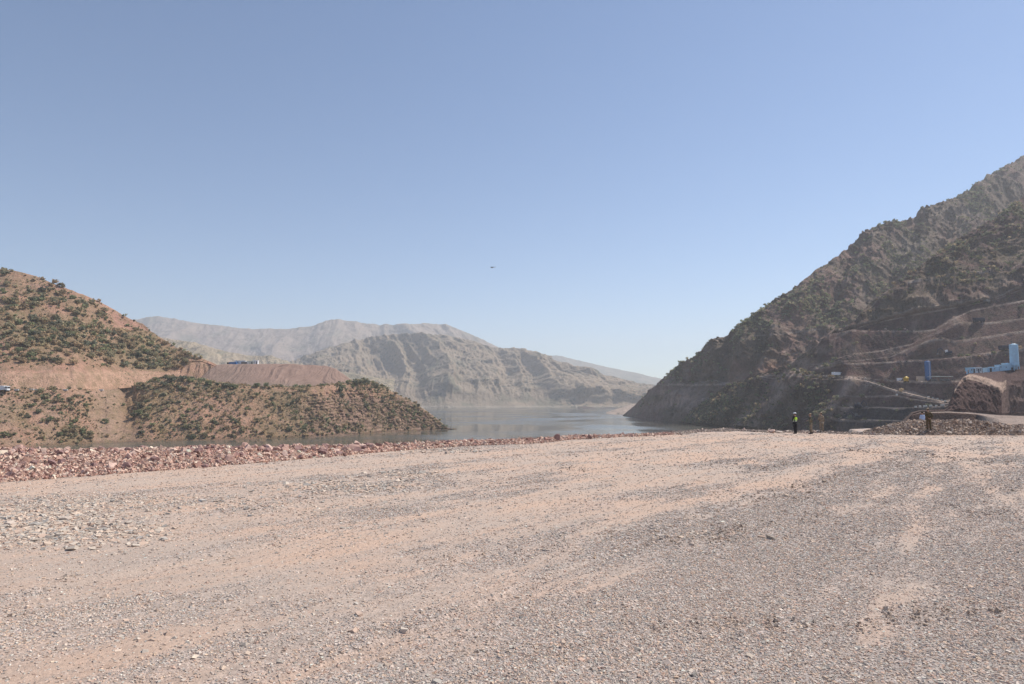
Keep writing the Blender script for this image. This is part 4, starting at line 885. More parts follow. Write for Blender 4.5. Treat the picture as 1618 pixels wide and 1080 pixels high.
def d_prom(G, sx, sy, T):
    c = clump(0.07, 303)(G, sx, sy, T)
    g = 1.8 * blob(sx, sy, 100, 640, 45, 18) + 1.2 * blob(sx, sy, 120, 690, 100, 12) + 1.6 * blob(sx, sy, 270, 610, 50, 12) + 1.2 * blob(sx, sy, 370, 680, 90, 14) + 2.2 * blob(sx, sy, 575, 610, 30, 9) + 1.3 * blob(sx, sy, 640, 645, 35, 16) + 1.5 * blob(sx, sy, 225, 645, 14, 40) + 1.0 * blob(sx, sy, 480, 685, 200, 6) + 1.0 * blob(sx, sy, 330, 640, 60, 25)
    return (c * 0.8 + g) * (1 - 0.92 * sstep(140, 155, sx) * sstep(222, 205, sx))
seed_bush('left_promontory', 2600, d_prom, 0.7, 3.2, ['dark', 'green', 'olive', 'olive', 'dry', 'dry'], 2, tmin=1.0, tmax=2.9)
seed_bush('left_promontory', 3200, lambda G, sx, sy, T: (0.4 + clump(0.1, 311)(G, sx, sy, T)) * (1 - 0.8 * sstep(140, 155, sx) * sstep(222, 205, sx)), 0.35, 1.4, ['olive', 'dry', 'dry', 'green'], 22, tmin=1.0, tmax=2.3)
for (px, py, s) in ((535, 619, 5.5), (420, 602, 4.2), (405, 606, 3.6), (355, 612, 5.0), (370, 614, 4.0), (565, 608, 6.0), (580, 606, 5.5), (592, 612, 5), (300, 603, 4.0), (288, 601, 4.5), (270, 604, 5), (258, 610, 4.5), (330, 608, 4), (510, 611, 2.5), (538, 610, 2.8), (550, 604, 3.5), (218, 655, 4.0), (212, 660, 3.5), (167, 668, 3.2), (195, 640, 2.5)):
    BUSH.append((on('left_promontory', px, py), s, 'dark' if s > 4.2 else 'green', 'left_promontory'))
seed_bush('right_mountain', 8000, lambda G, sx, sy, T: (clump(0.025, 305, -0.1, 0.3)(G, sx, sy, T) ** 1.5 + 0.5 * blob(sx, sy, 1250, 470, 90, 40)) * (1 - 0.8 * blob(sx, sy, 1225, 580, 45, 25)) * np.where(sy > 608, 0.4, 1), 1.0, 4.2, ['dark', 'dark', 'olive', 'green'], 3, tmin=1.1)
def d_spur(G, sx, sy, T):
    nat = np.where(T > 21.5, 1.0, 0.04) * sstep(1300, 1345, sx) + (1 - sstep(1290, 1330, sx)) * 0.35
    return (clump(0.04, 307)(G, sx, sy, T)) * nat + 1.6 * blob(sx, sy, 1140, 640, 48, 14) + 1.4 * blob(sx, sy, 1105, 662, 25, 8) + 1.0 * blob(sx, sy, 1185, 612, 26, 9) + 0.6 * blob(sx, sy, 1290, 625, 30, 22) + 0.5 * blob(sx, sy, 1200, 665, 40, 12)
seed_bush('quarried_spur', 3400, d_spur, 0.9, 3.8, ['dark', 'dark', 'olive', 'green', 'dry'], 4, tmin=1.1)
for (px, py, s) in ((1545, 480, 5), (1538, 482, 4)): BUSH.append((on('quarried_spur', px, py), s, 'green', 'quarried_spur'))
BP = np.array([b_[0] for b_ in BUSH]); BS = np.array([b_[1] for b_ in BUSH]); bx, by = toscreen(BP)
inf = (bx > 5) & (bx < 1613); ap = np.where(inf, BS / BP[:, 1], 0); od = np.argsort(-ap)
place = {'left_hill': ('on the red slope of the left hill', 'left hill'), 'left_promontory': ('on the promontory bank above the lake at the left', 'promontory'),
         'right_mountain': ('on the tall right-hand mountain', 'right mountain'), 'quarried_spur': ('on the quarried spur at the right', 'quarried spur')}
desc = {'dark': 'dark green bushy shrub', 'green': 'mid green leafy shrub', 'olive': 'olive dusty shrub', 'dry': 'brownish half dry shrub'}
smesh = {}
for j in od[:296]:
    P, s, tn, ly = BUSH[j]; k = int(j) % 6; key = (k, tn)
    if key not in smesh:
        V, Fc, sh, st = SH[k]; c = TINT[tn][None] * sh[:, None]; c = np.where(st[:, None] > 0, np.array((0.12, 0.09, 0.06)), c)
        o = mesh_np('shrub', V, Fc, 4, M_leaf, c); smesh[key] = o
    else:
        o = smesh[key].copy(); C.objects.link(o); o.name = 'shrub'
    q = rnd.uniform(0.85, 1.15)
    o.location = P; o.scale = (s * q, s / q, s * rnd.uniform(0.85, 1.1)); o.rotation_euler = (0, 0, rnd.uniform(0, 6.28))
    tag(o, '%s %s' % (desc[tn], place[ly][0]), 'shrub', '%ss of the %s' % (desc[tn], place[ly][1]))
rest = od[296:]
for ly, nm in (('left_hill', 'small scattered shrubs dotting the red left hill'), ('left_promontory', 'small scattered scrub on the promontory bank by the lake'), ('right_mountain', 'dense low scrub covering the tall right mountain'), ('quarried_spur', 'low scrub on the slopes of the quarried spur')):
    vs, fs, cs, off = [], [], [], 0
    for j in rest:
        if BUSH[j][3] != ly: continue
        P, s, tn, _ = BUSH[j]; V, Fc, sh, st = SL[int(j) % 8]; th = rnd.uniform(0, 6.28); c, q = math.cos(th), math.sin(th)
        V2 = np.stack([V[:, 0] * c - V[:, 1] * q, V[:, 0] * q + V[:, 1] * c, V[:, 2]], 1) * s + P
        vs.append(V2); fs.append(Fc + off); off += len(V); cs.append(TINT[tn][None] * sh[:, None] * rnd.uniform(0.75, 1.25))
    tag(mesh_np('scrub', np.concatenate(vs), np.concatenate(fs), 4, M_leaf, np.concatenate(cs)), nm, 'scrub', kind='stuff')

# ---------------------------------------------------------------- people
def skin_mesh(name, verts, edges, radii, mat, parent, sub=2):
    me = bpy.data.meshes.new(name); me.from_pydata([Vector(v) for v in verts], edges, []); o = bpy.data.objects.new(name, me); C.objects.link(o)
    md = o.modifiers.new('s', 'SKIN')
    sv = me.skin_vertices[0].data
    for i, r_ in enumerate(radii): sv[i].radius = (r_, r_) if not isinstance(r_, tuple) else r_
    sv[0].use_root = True
    m2 = o.modifiers.new('sub', 'SUBSURF'); m2.levels = sub; m2.render_levels = sub
    dg = bpy.context.evaluated_depsgraph_get(); nm = bpy.data.meshes.new_from_object(o.evaluated_get(dg)); o.modifiers.clear(); o.data = nm; nm.name = name
    for p in nm.polygons: p.use_smooth = True
    nm.materials.clear(); nm.materials.append(mat)
    if parent: o.parent = parent
    return o
def camo(name, cols, scale=7.0):
    m, n, b = new_mat(name); L = n.links.new; tc = nd(n, 'ShaderNodeTexCoord'); no = nd(n, 'ShaderNodeTexNoise', Scale=scale, Detail=3.0); L(tc.outputs['Object'], no.inputs['Vector'])
    cr = n.nodes.new('ShaderNodeValToRGB'); cr.color_ramp.interpolation = 'CONSTANT'; L(no.outputs[0], cr.inputs[0])
    el = cr.color_ramp.elements; el[0].position = 0; el[0].color = (*cols[0], 1); el[1].position = 0.44; el[1].color = (*cols[1], 1)
    for p, c in ((0.52, cols[2]), (0.6, cols[3])): e = el.new(p); e.color = (*c, 1)
    L(cr.outputs[0], b.inputs['Base Color']); b.inputs['Roughness'].default_value = 0.9; return m
M_skin = paint('skin', (0.42, 0.25, 0.17), 0.6, var=0.05)
M_hair = paint('dark_hair', (0.03, 0.022, 0.018), 0.7)
M_boot = paint('dark_boots', (0.03, 0.027, 0.025), 0.6)
M_black = paint('black_cloth', (0.022, 0.022, 0.026), 0.85)
M_vest = paint('yellow_vest', (0.55, 0.85, 0.06), 0.7, var=0.06)
M_tape = paint('silver_tape', (0.6, 0.63, 0.55), 0.35, var=0.03)
M_helm = paint('white_helmet', (0.80, 0.80, 0.78), 0.35, var=0.03)
M_tan = paint('tan_cloth', (0.38, 0.29, 0.20), 0.9)
M_brown = paint('brown_cloth', (0.105, 0.075, 0.04), 0.9)
M_bluesh = paint('light_blue_cloth', (0.42, 0.52, 0.72), 0.85)
M_navy = paint('navy_cloth', (0.03, 0.035, 0.06), 0.85)
M_cam1 = camo('woodland_cloth', [(0.08, 0.078, 0.05), (0.16, 0.15, 0.10), (0.26, 0.225, 0.16), (0.09, 0.07, 0.05)])
M_cam2 = camo('desert_cloth', [(0.20, 0.15, 0.105), (0.34, 0.27, 0.20), (0.25, 0.21, 0.155), (0.17, 0.105, 0.075)])
M_orange = paint('orange_cloth', (0.65, 0.22, 0.10), 0.8)
def hand(parent_v, w, d, side, verts, edges, rad):
    """palm, four curled fingers and a thumb grown from the wrist vertex"""
    w = Vector(w); d = Vector(d).normalized(); up = Vector((0, 0, 1)) if abs(d.z) < 0.8 else Vector((0, 1, 0)); s_ = d.cross(up).normalized(); c_ = s_.cross(d).normalized()
    pm = len(verts); verts.append(tuple(w + d * 0.06)); rad.append((0.030, 0.018)); edges.append((parent_v, pm))
    for k, (off, ln) in enumerate(((-0.03, 0.070), (-0.010, 0.078), (0.010, 0.073), (0.028, 0.058))):
        a = len(verts); b0 = w + d * 0.095 + s_ * off
        verts += [tuple(b0), tuple(b0 + d * ln * 0.5 - c_ * 0.010), tuple(b0 + d * ln * 0.8 - c_ * 0.032)]; rad += [0.0095, 0.0085, 0.007]
        edges += [(pm, a), (a, a + 1), (a + 1, a + 2)]
    a = len(verts); verts += [tuple(w + d * 0.05 + s_ * side * 0.045), tuple(w + d * 0.09 + s_ * side * 0.06)]; rad += [0.011, 0.008]; edges += [(pm, a), (a, a + 1)]
def person(loc, rz, label, H=1.78, arms='down', top=M_cam1, bottom=M_cam1, headgear='cap', capmat=None, vest=False, lean=0.0, legs=0.10, step=0.0, group=None, item=False):
    """figure facing +Y in its own frame, feet on z = 0"""
    t = empty('person', loc, rz, label=label, cat='person', group=group); k = H / 1.78; t.scale = (k, k, k)
    hip, ch, nk, hd = (0, 0, 0.95), (0, 0.01 + lean * 0.4, 1.27), (0, 0.0 + lean, 1.50), (0, 0.02 + lean, 1.60)
    sh = 0.185
    P = {'pel': (0, 0, 0.97), 'wst': (0, lean * .2, 1.10), 'cst': (0, lean * .6 - 0.01, 1.32), 'nkb': (0, lean - .01, 1.47), 'nkt': (0, lean + .015, 1.55), 'hed': (0, lean + .03, 1.66), 'top': (0, lean + .02, 1.725)}
    def armj(s):
        S_ = (s * sh, lean * .8 - 0.01, 1.42)
        if arms == 'front' or (arms == 'mixed' and s < 0): return S_, (s * 0.25, 0.02 + lean, 1.15), (s * 0.07, 0.24 + lean, 1.14), (-s * 0.6, 0.25, 0.0)
        if arms == 'back': return S_, (s * 0.27, -0.12, 1.16), (s * 0.07, -0.17, 0.98), (-s * 0.8, -0.1, -0.4)
        return S_, (s * 0.25, -0.02, 1.14), (s * 0.27, 0.06, 0.88), (0, 0.25, -1)
    # body: one continuous figure
    V = [P['pel'], P['wst'], P['cst'], P['nkb'], P['nkt'], P['hed'], P['top']]; Rr = [(0.105, 0.07), (0.10, 0.07), (0.13, 0.08), 0.06, 0.057, (0.078, 0.098), (0.060, 0.075)]; Ee = [(0, 1), (1, 2), (2, 3), (3, 4), (4, 5), (5, 6)]
    for s in (-1, 1):
        a, e, w, d = armj(s); i = len(V); V += [a, e, w]; Rr += [0.058, 0.043, 0.028]; Ee += [(2, i), (i, i + 1), (i + 1, i + 2)]; hand(i + 2, w, d, s, V, Ee, Rr)
        i = len(V); V += [(s * 0.095, 0, 0.90), (s * (legs * .9), 0.02 + s * step * .5, 0.50), (s * legs, -0.02 + s * step, 0.09), (s * legs * 1.15, 0.14 + s * step, 0.03)]; Rr += [0.088, 0.060, 0.042, 0.035]; Ee += [(0, i), (i, i + 1), (i + 1, i + 2), (i + 2, i + 3)]
    skin_mesh('body', V, Ee, Rr, M_skin, t, 1)
    # face
    bm = bmesh.new(); ball(bm, (0, lean + .128, 1.652), .014, .022, .024, 1)
    for s in (-1, 1): ball(bm, (s * .082, lean + .025, 1.655), .014, .022, .034, 1)
    bm_obj('nose_and_ears', bm, M_skin, t, True)
    for s in (-1, 1):
        bm = bmesh.new(); ball(bm, (s * .032, lean + .112, 1.672), .013, .010, .009, 1); bm_obj('eye', bm, M_hair, t)
    bm = bmesh.new(); ball(bm, (0, lean + .118, 1.612), .026, .010, .007, 1); bm_obj('mouth', bm, paint('lips', (0.35, 0.13, 0.11), .6), t)
    bm = bmesh.new(); ball(bm, (0, lean + .005, 1.69), .088, .104, .085, 2); bm_obj('hair', bm, M_hair, t, True)
    # jacket
    V = [P['pel'], P['wst'], P['cst'], (0, lean, 1.46), (0, 0, 0.84)]; Rr = [(0.175, 0.13), (0.16, 0.12), (0.185, 0.13), 0.10, (0.172, 0.13)]; Ee = [(0, 1), (1, 2), (2, 3), (0, 4)]
    for s in (-1, 1):
        a, e, w, d = armj(s); i = len(V); w2 = Vector(e).lerp(Vector(w), .93); V += [a, e, tuple(w2)]; Rr += [0.080, 0.062, 0.045]; Ee += [(2, i), (i, i + 1), (i + 1, i + 2)]
    skin_mesh('jacket', V, Ee, Rr, top, t, 1)
    V = [(0, 0, 0.98), (0, 0, 1.10)]; Rr = [(0.158, 0.116), (0.135, 0.10)]; Ee = [(0, 1)]
    for s in (-1, 1):
        i = len(V); V += [(s * 0.098, 0, 0.88), (s * (legs * .93), 0.02 + s * step * .5, 0.50), (s * legs, -0.02 + s * step, 0.10)]; Rr += [0.108, 0.082, 0.072]; Ee += [(0, i), (i, i + 1), (i + 1, i + 2)]
    skin_mesh('trousers', V, Ee, Rr, bottom, t, 1)
    for s in (-1, 1):
        bm = bmesh.new(); x = s * legs * 1.05; y = s * step
        ball(bm, (x, y + 0.055, 0.05), 0.052, 0.145, 0.05, 2); ball(bm, (x, y - 0.02, 0.12), 0.056, 0.062, 0.10, 2)
        for v_ in bm.verts: v_.co.z = max(v_.co.z, 0.0)
        bm_obj('boot', bm, M_boot, t, True)
    if vest:
        vt = skin_mesh('safety_vest', [(0, 0, 1.0), (0, lean * .3, 1.12), P['cst'], (0, lean, 1.45)], [(0, 1), (1, 2), (2, 3)], [(0.205, 0.158), (0.20, 0.155), (0.222, 0.165), (0.14, 0.11)], M_vest, t, 1)
        for z_ in (1.06, 1.16):
            bm = bmesh.new(); cyl(bm, (0, 0, z_ - .022), (0, 0, z_ + .022), 1.0, n=20); bmesh.ops.transform(bm, matrix=Matrix.Diagonal((0.196, 0.152, 1, 1)), verts=bm.verts); bm_obj('reflective_band', bm, M_tape, vt)
    if headgear == 'helmet':
        bm = bmesh.new(); ball(bm, (0, lean + .01, 1.715), .118, .145, .105, 3)
        bmesh.ops.delete(bm, geom=[v for v in bm.verts if v.co.z < 1.69], context='VERTS')
        h_ = bm_obj('helmet', bm, M_helm, t, True)
        bm = bmesh.new(); cyl(bm, (0, lean + .03, 1.688), (0, lean + .03, 1.698), .15, n=20); bmesh.ops.transform(bm, matrix=Matrix.Diagonal((0.86, 1.1, 1, 1)), verts=bm.verts); bm_obj('brim', bm, M_helm, h_)
    else:
        bm = bmesh.new(); ball(bm, (0, lean + .01, 1.72), .096, .112, .075, 3); bmesh.ops.delete(bm, geom=[v for v in bm.verts if v.co.z < 1.70], context='VERTS')
        cyl(bm, (0, lean + .01, 1.69), (0, lean + .01, 1.735), .102, .10, n=18)
        h_ = bm_obj('cap', bm, capmat or top, t, True)
        bm = bmesh.new(); box(bm, 0, lean + .145, 1.695, .14, .09, .01, bev=.004); bm_obj('visor', bm, capmat or top, h_)
    return t
def stand(px, py, Hh=0.0):
    a, b_ = pdir(px, py); Y = CAM_Z / -b_; x = a * Y
    for _ in range(4): Y = (CAM_Z - float(platform_h(np.array(x), np.array(Y)))) / -b_; x = a * Y
    return (x, Y, float(platform_h(np.array(x), np.array(Y))))
G4 = 'people standing near the rim of the yard'
person(stand(1257, 685), R(20), 'person in a white hard hat and yellow safety vest over black clothes', H=1.80, arms='front', top=M_black, bottom=M_black, headgear='helmet', vest=True, legs=0.075, group=G4)
person(stand(1282, 685.3), R(75), 'person in green camouflage with a light cap, seen side on, right of the yellow vest', H=1.75, arms='front', top=M_cam1, bottom=M_cam2, capmat=M_tan, legs=0.10, step=0.05, lean=0.03, group=G4)
person(stand(1298.5, 683), R(12), 'person in faded desert camouflage, third from the left in the group at the rim', H=1.78, arms='mixed', top=M_cam2, bottom=M_cam2, capmat=M_tan, legs=0.12, group=G4)
person(stand(1468.5, 687), R(-8), 'person in dark brown camouflage standing alone in front of the gravel bank', H=1.86, arms='back', top=M_brown, bottom=M_brown, capmat=M_tan, legs=0.12, lean=0.04, group=G4)
a_, b_ = pdir(1457, 650.0); Yp = 65.5; zt = CAM_Z + b_ * Yp; zg = float(platform_h(np.array(a_ * Yp), np.array(Yp)))
person((a_ * Yp, Yp, zg), R(10), 'person in a light blue shirt half hidden behind the gravel bank', H=max(1.55, min(1.85, zt - zg)), arms='front', top=M_bluesh, bottom=M_navy, capmat=M_hair, group=G4)
for px, py, mt, lb in ((1524.5, 587, M_orange, 'tiny distant person in orange on the knoll top by the small cabin'), (1530, 586.5, M_tan, 'tiny distant person in tan on the knoll top by the small cabin')):
    p = on('cut_knoll', px, py + 3); person(tuple(p), R(30), lb, top=mt, bottom=M_navy, capmat=M_helm, group='tiny people on the knoll')

# ---------------------------------------------------------------- helicopter
M_heli = paint('dark_helicopter_paint', (0.035, 0.045, 0.07), 0.5); M_glass = paint('dark_glass', (0.02, 0.03, 0.04), 0.1)
hp = pt(778.5, 422.3, 1250.0)
h = empty('helicopter', hp, R(4), label='small dark helicopter flying high over the lake', cat='helicopter')
bm = bmesh.new(); ball(bm, (-1.4, 0, 0.2), 2.7, 0.95, 1.05, 3); ball(bm, (-0.6, 0, 0.95), 1.5, 0.6, 0.5, 2); bm_obj('fuselage', bm, M_heli, h, True)
bm = bmesh.new(); cyl(bm, (0.4, 0, 0.45), (5.0, 0, 0.55), 0.42, 0.16, 10); bm_obj('tail_boom', bm, M_heli, h, True)
bm = bmesh.new(); box(bm, 5.1, 0, 1.0, 0.75, 0.12, 1.5, bev=.03); box(bm, 4.5, 0, 0.55, 0.5, 1.7, 0.08); bm_obj('tail_fin', bm, M_heli, h)
bm = bmesh.new(); ball(bm, (-3.2, 0, 0.35), 0.95, 0.8, 0.7, 2); bm_obj('canopy', bm, M_glass, h, True)
bm = bmesh.new(); cyl(bm, (-0.7, 0, 1.2), (-0.7, 0, 1.8), 0.1, n=8); bm_obj('rotor_mast', bm, M_heli, h)
for k in range(4):
    bm = bmesh.new(); a = R(25 + 90 * k); box(bm, -0.7 + math.cos(a) * 2.6, math.sin(a) * 2.6, 1.78, 5.0, 0.24, 0.04, rz=a); bm_obj('rotor_blade', bm, M_heli, h)
for s in (-1, 1):
    bm = bmesh.new(); cyl(bm, (-3.2, s * 0.95, -1.2), (0.6, s * 0.95, -1.2), 0.06, n=6)
    for xx_ in (-2.4, -0.3): cyl(bm, (xx_, s * 0.95, -1.2), (xx_, s * 0.45, -0.5), 0.05, n=6)
    bm_obj('skid', bm, M_heli, h)

# ---------------------------------------------------------------- site buildings and plant at the right
M_lb = paint('light_blue_steel', (0.44, 0.64, 0.78), 0.5, scale=0.8, bump=0.2); M_db = paint('deep_blue_steel', (0.035, 0.13, 0.33), 0.5, scale=0.8)
M_wh = paint('white_panel', (0.74, 0.76, 0.78), 0.5, scale=1.0); M_dk = paint('dark_opening', (0.03, 0.03, 0.035), 0.4); M_yel = paint('yellow_machine_paint', (0.62, 0.40, 0.05), 0.5)
M_pur = paint('violet_blue_sheet', (0.12, 0.14, 0.36), 0.6, scale=0.6); M_pal = paint('pale_sheet_roof', (0.55, 0.58, 0.52), 0.6); M_tanp = paint('tan_board', (0.60, 0.47, 0.37), 0.8, scale=1.0)
M_gry = paint('grey_steel', (0.16, 0.16, 0.16), 0.6); M_conc = paint('whitewashed_concrete', (0.62, 0.60, 0.56), 0.8, bump=0.4); M_tyre = paint('tyre_rubber', (0.03, 0.03, 0.03), 0.9)
def frame_at(layer, px, py, Y=None):
    return pt(px, py, Y) if Y else on(layer, px, py)
def ppm(p): return p[1] / F         # metres per photograph pixel at that depth
def silo(px, ytop, ybot, w, mat, label, layer, bands, pipe=False, Y=None):
    p = frame_at(layer, px, ybot, Y); k = ppm(p); Hh = (ybot - ytop) * k; r_ = w * k / 2
    t = empty('silo', p, 0, label=label, cat='silo')
    bm = bmesh.new(); cyl(bm, (0, 0, Hh * 0.16), (0, 0, Hh), r_, n=28); bm_obj('tank', bm, mat, t)
    for q in range(bands):
        bm = bmesh.new(); z_ = Hh * (0.18 + 0.81 * q / (bands - 1)); cyl(bm, (0, 0, z_ - .06), (0, 0, z_ + .06), r_ + .07, n=28); bm_obj('ring', bm, mat, t)
    bm = bmesh.new(); cyl(bm, (0, 0, Hh), (0, 0, Hh + r_ * .25), r_ * .98, r_ * .3, n=28); bm_obj('cap', bm, mat, t)
    bm = bmesh.new(); cyl(bm, (0, 0, Hh * .02), (0, 0, Hh * .16), r_ * .35, r_ * .97, n=20); bm_obj('hopper', bm, mat, t)
    for s in ((-1, -1), (1, -1), (1, 1), (-1, 1)):
        bm = bmesh.new(); box(bm, s[0] * r_ * .72, s[1] * r_ * .72, Hh * .085 - .4, .2, .2, Hh * .17 + .8); bm_obj('leg', bm, mat, t)
    bm = bmesh.new()
    for s in (-.22, .22): box(bm, s, -r_ - .22, Hh * .55, .06, .06, Hh * .9)
    for q in range(int(Hh * 2)): box(bm, 0, -r_ - .22, Hh * .12 + q * .44, .44, .04, .05)
    bm_obj('ladder', bm, M_wh if not pipe else mat, t)
    if pipe:
        bm = bmesh.new(); cyl(bm, (-r_ * .5, 0, Hh), (-r_ * .5, 0, Hh + 1.5), .12, n=8); box(bm, -r_ * .5, 0, Hh + 1.5, .5, .3, .2); bm_obj('vent_pipe', bm, M_gry, t)
    return t
silo(1603.5, 543, 582.5, 12.0, M_lb, 'tall light blue silo tower beside the long blue cabins', 'cut_knoll', 9, True)
silo(1467, 570.5, 601, 8.6, M_db, 'dark blue silo standing on the dirt terrace by the yellow drum', 'quarried_spur', 4)
def cabin(px, py, w, hgt, dep, mat, label, layer, rz=0.0, wins=(), doors=(), frontmat=None, cat='cabin', name='site_cabin', roof=None, Y=None, group=None, skirt=0.4, winmat=None):
    p = frame_at(layer, px, py, Y); k = ppm(p); W_, H_, D_ = w * k, hgt * k, dep
    t = empty(name, p, rz, label=label, cat=cat, group=group)
    bm = bmesh.new(); box(bm, 0, D_ / 2, H_ / 2 - skirt / 2, W_, D_, H_ + skirt, bev=.04)
    for q in range(int(W_ / .5)): box(bm, -W_ / 2 + .25 + q * .5, -0.01, H_ / 2, .12, .04, H_ * .9)
    bm_obj('wall', bm, mat, t)
    if frontmat: bm = bmesh.new(); box(bm, 0, -.045, H_ / 2, W_ * .985, .03, H_ * .97); bm_obj('front_panel', bm, frontmat, t)
    bm = bmesh.new(); box(bm, 0, D_ / 2, H_ + .06, W_ + .25, D_ + .25, .12, bev=.02); bm_obj('roof', bm, roof or mat, t)
    for x, z_, ww, hh in wins:
        bm = bmesh.new(); box(bm, x * W_, -.085, z_ * H_, ww * W_, .04, hh * H_); o = bm_obj('window', bm, winmat or M_dk, t)
        bm = bmesh.new(); box(bm, x * W_, -.10, z_ * H_, .06, .05, hh * H_); bm_obj('frame', bm, mat, o)
    for x, ww, hh in doors:
        bm = bmesh.new(); box(bm, x * W_, -.08, hh * H_ / 2, ww * W_, .04, hh * H_); o = bm_obj('door', bm, M_dk, t)
        bm = bmesh.new(); box(bm, x * W_ + ww * W_ * .3, -.12, hh * H_ * .5, .12, .06, .06); bm_obj('handle', bm, M_gry, o)
    return t
cabin(1546.5, 587.5, 11, 8.5, 2.6, M_wh, 'white fronted site cabin with three dark openings on the knoll top', 'cut_knoll', R(8), wins=((-.28, .62, .14, .5), (.28, .6, .14, .5)), doors=((0, .18, .8),))
cabin(1537, 587, 9, 8.5, 2.6, M_lb, 'blue shaded cabin joined to the left of the white fronted cabin', 'cut_knoll', R(8), wins=((-.2, .6, .2, .3),), doors=((.28, .3, .8),))
cabin(1564, 584.5, 9.5, 6.5, 2.6, M_lb, 'leftmost of the long blue cabins, with a dark doorway', 'cut_knoll', R(3), doors=((.15, .34, .95),))
cabin(1573.5, 583.5, 10.5, 7, 2.6, M_lb, 'plain blue cabin between the doorway cabin and the stepped one', 'cut_knoll', R(3), wins=((-.2, .6, .1, .25),))
cabin(1586.5, 582.8, 15.5, 9, 2.8, M_lb, 'longest blue cabin left of the silo base', 'cut_knoll', R(3), wins=((-.35, .65, .08, .25), (.2, .6, .08, .22)))
cabin(1600.5, 582.8, 16, 10.5, 4.0, M_lb, 'boxy light blue plant house at the foot of the tall silo', 'cut_knoll', 0, doors=((-.1, .2, .35),))
cabin(1632, 577, 46, 12.5, 9, M_pur, 'violet blue sheeted shed behind the tall silo at the right edge', 'quarried_spur', R(-4), cat='shed', name='shed', wins=((.3, .5, .05, .3),), Y=395)
cabin(1617, 611, 9, 5, 2.5, M_lb, 'small pale blue box at the right edge on the rock shelf', 'cut_knoll', 0, cat='container', name='container', Y=281, wins=((.1, .6, .1, .3),))
cabin(1421.5, 604, 8.5, 6.5, 2.5, M_wh, 'small white hut with dark gaps on the terrace left of the yellow drum', 'quarried_spur', 0, wins=((-.1, .35, .1, .5), (.2, .4, .12, .45)), cat='hut', name='hut')
cabin(1455, 603.5, 13, 9, .3, M_tanp, 'tan board fence panels on the terrace left of the dark blue silo', 'quarried_spur', 0, cat='fence', name='board_fence')
def canopy(px, py, w, hgt, label):
    p = on('quarried_spur', px, py); k = ppm(p); W_, H_ = w * k, hgt * k
    t = empty('canopy', p, 0, label=label, cat='canopy')
    bm = bmesh.new(); box(bm, 0, 1.5, H_, W_, 4, .15, bev=.03); box(bm, 0, -.5, H_ + .12, W_, .2, .3); bm_obj('roof', bm, M_pal, t)
    for sx_ in (-.46, -.15, .15, .46):
        bm = bmesh.new(); box(bm, sx_ * W_, -.3, H_ / 2 - .3, .12, .12, H_ + .4); bm_obj('post', bm, M_gry, t)
    bm = bmesh.new(); box(bm, -.1 * W_, 1.2, H_ * .25, W_ * .5, 1.2, H_ * .5, bev=.1); box(bm, .3 * W_, 1.4, H_ * .2, W_ * .2, 1.0, H_ * .4, bev=.1); bm_obj('stored_goods', bm, M_gry, t)
canopy(1478.5, 602, 13, 7, 'pale flat canopy just right of the dark blue silo')
canopy(1495, 601, 20, 6.5, 'longer pale flat canopy between the silo and the knoll')
# yellow drum mixer
p = on('quarried_spur', 1432.5, 604); t = empty('drum_mixer', p, 0, label='yellow drum mixer standing on the dirt terrace', cat='mixer')
bm = bmesh.new(); cyl(bm, (-1.1, 0, 1.7), (0.5, 0, 2.3), 1.0, 1.15, 16); cyl(bm, (0.5, 0, 2.3), (1.2, 0, 2.6), 1.15, 0.45, 16); bm_obj('drum', bm, M_yel, t, True)
bm = bmesh.new(); box(bm, 0, 0, .75, 2.6, 1.2, .25, bev=.03); box(bm, -.9, 0, 1.1, .3, 1.0, .7); box(bm, .7, 0, 1.2, .25, 1.0, .9); bm_obj('frame', bm, M_yel, t)
for sx_ in (-.8, .8):
    for sy_ in (-.6, .6):
        bm = bmesh.new(); cyl(bm, (sx_, sy_ - .12, .38), (sx_, sy_ + .12, .38), .38, n=14); bm_obj('wheel', bm, M_tyre, t)
# lamp poles
for px, py, ht, lb in ((1464, 632, 44, 'tall thin pole rising from the ramp below the dark blue silo'), (1481, 601, 14, 'short thin pole behind the pale canopy'), (1416, 604, 12, 'thin mast at the left corner of the white hut')):
    p = on('quarried_spur', px, py); k = ppm(p); t = empty('pole', p, 0, label=lb, cat='pole')
    bm = bmesh.new(); cyl(bm, (0, 0, -.5), (0, 0, ht * k), .09, .05, 8); bm_obj('mast', bm, M_gry, t)
    bm = bmesh.new(); box(bm, .25, 0, ht * k, .6, .15, .1); bm_obj('lamp_head', bm, M_gry, t)

# vehicles
def excavator(p, rz, mat, label, dark=True):
    t = empty('excavator', p, rz, label=label, cat='excavator')
    for s in (-1, 1):
        bm = bmesh.new(); box(bm, 0, s * 1.1, .5, 3.8, .6, .95, bev=.25); bm_obj('track', bm, M_tyre, t)
    bm = bmesh.new(); box(bm, -.5, 0, 1.6, 3.2, 2.4, 1.0, bev=.12); box(bm, -1.6, 0, 2.0, 1.2, 2.3, 1.0, bev=.15); bo = bm_obj('house', bm, mat, t)
    bm = bmesh.new(); box(bm, .7, .65, 2.4, 1.2, 1.0, 1.6, bev=.08); bm_obj('cab', bm, M_gry if dark else M_wh, t)
    bm = bmesh.new(); cyl(bm, (.9, -.2, 1.7), (3.2, -.2, 4.2), .28, .24, 6); cyl(bm, (3.2, -.2, 4.2), (4.9, -.2, 3.4), .24, .2, 6); bm_obj('boom', bm, mat, t)
    bm = bmesh.new(); cyl(bm, (4.9, -.2, 3.5), (5.4, -.2, 1.2), .2, .16, 6); bm_obj('stick', bm, mat, t)
    bm = bmesh.new(); box(bm, 5.2, -.2, .8, .9, 1.1, .8, bev=.15); bm_obj('bucket', bm, M_gry, t)
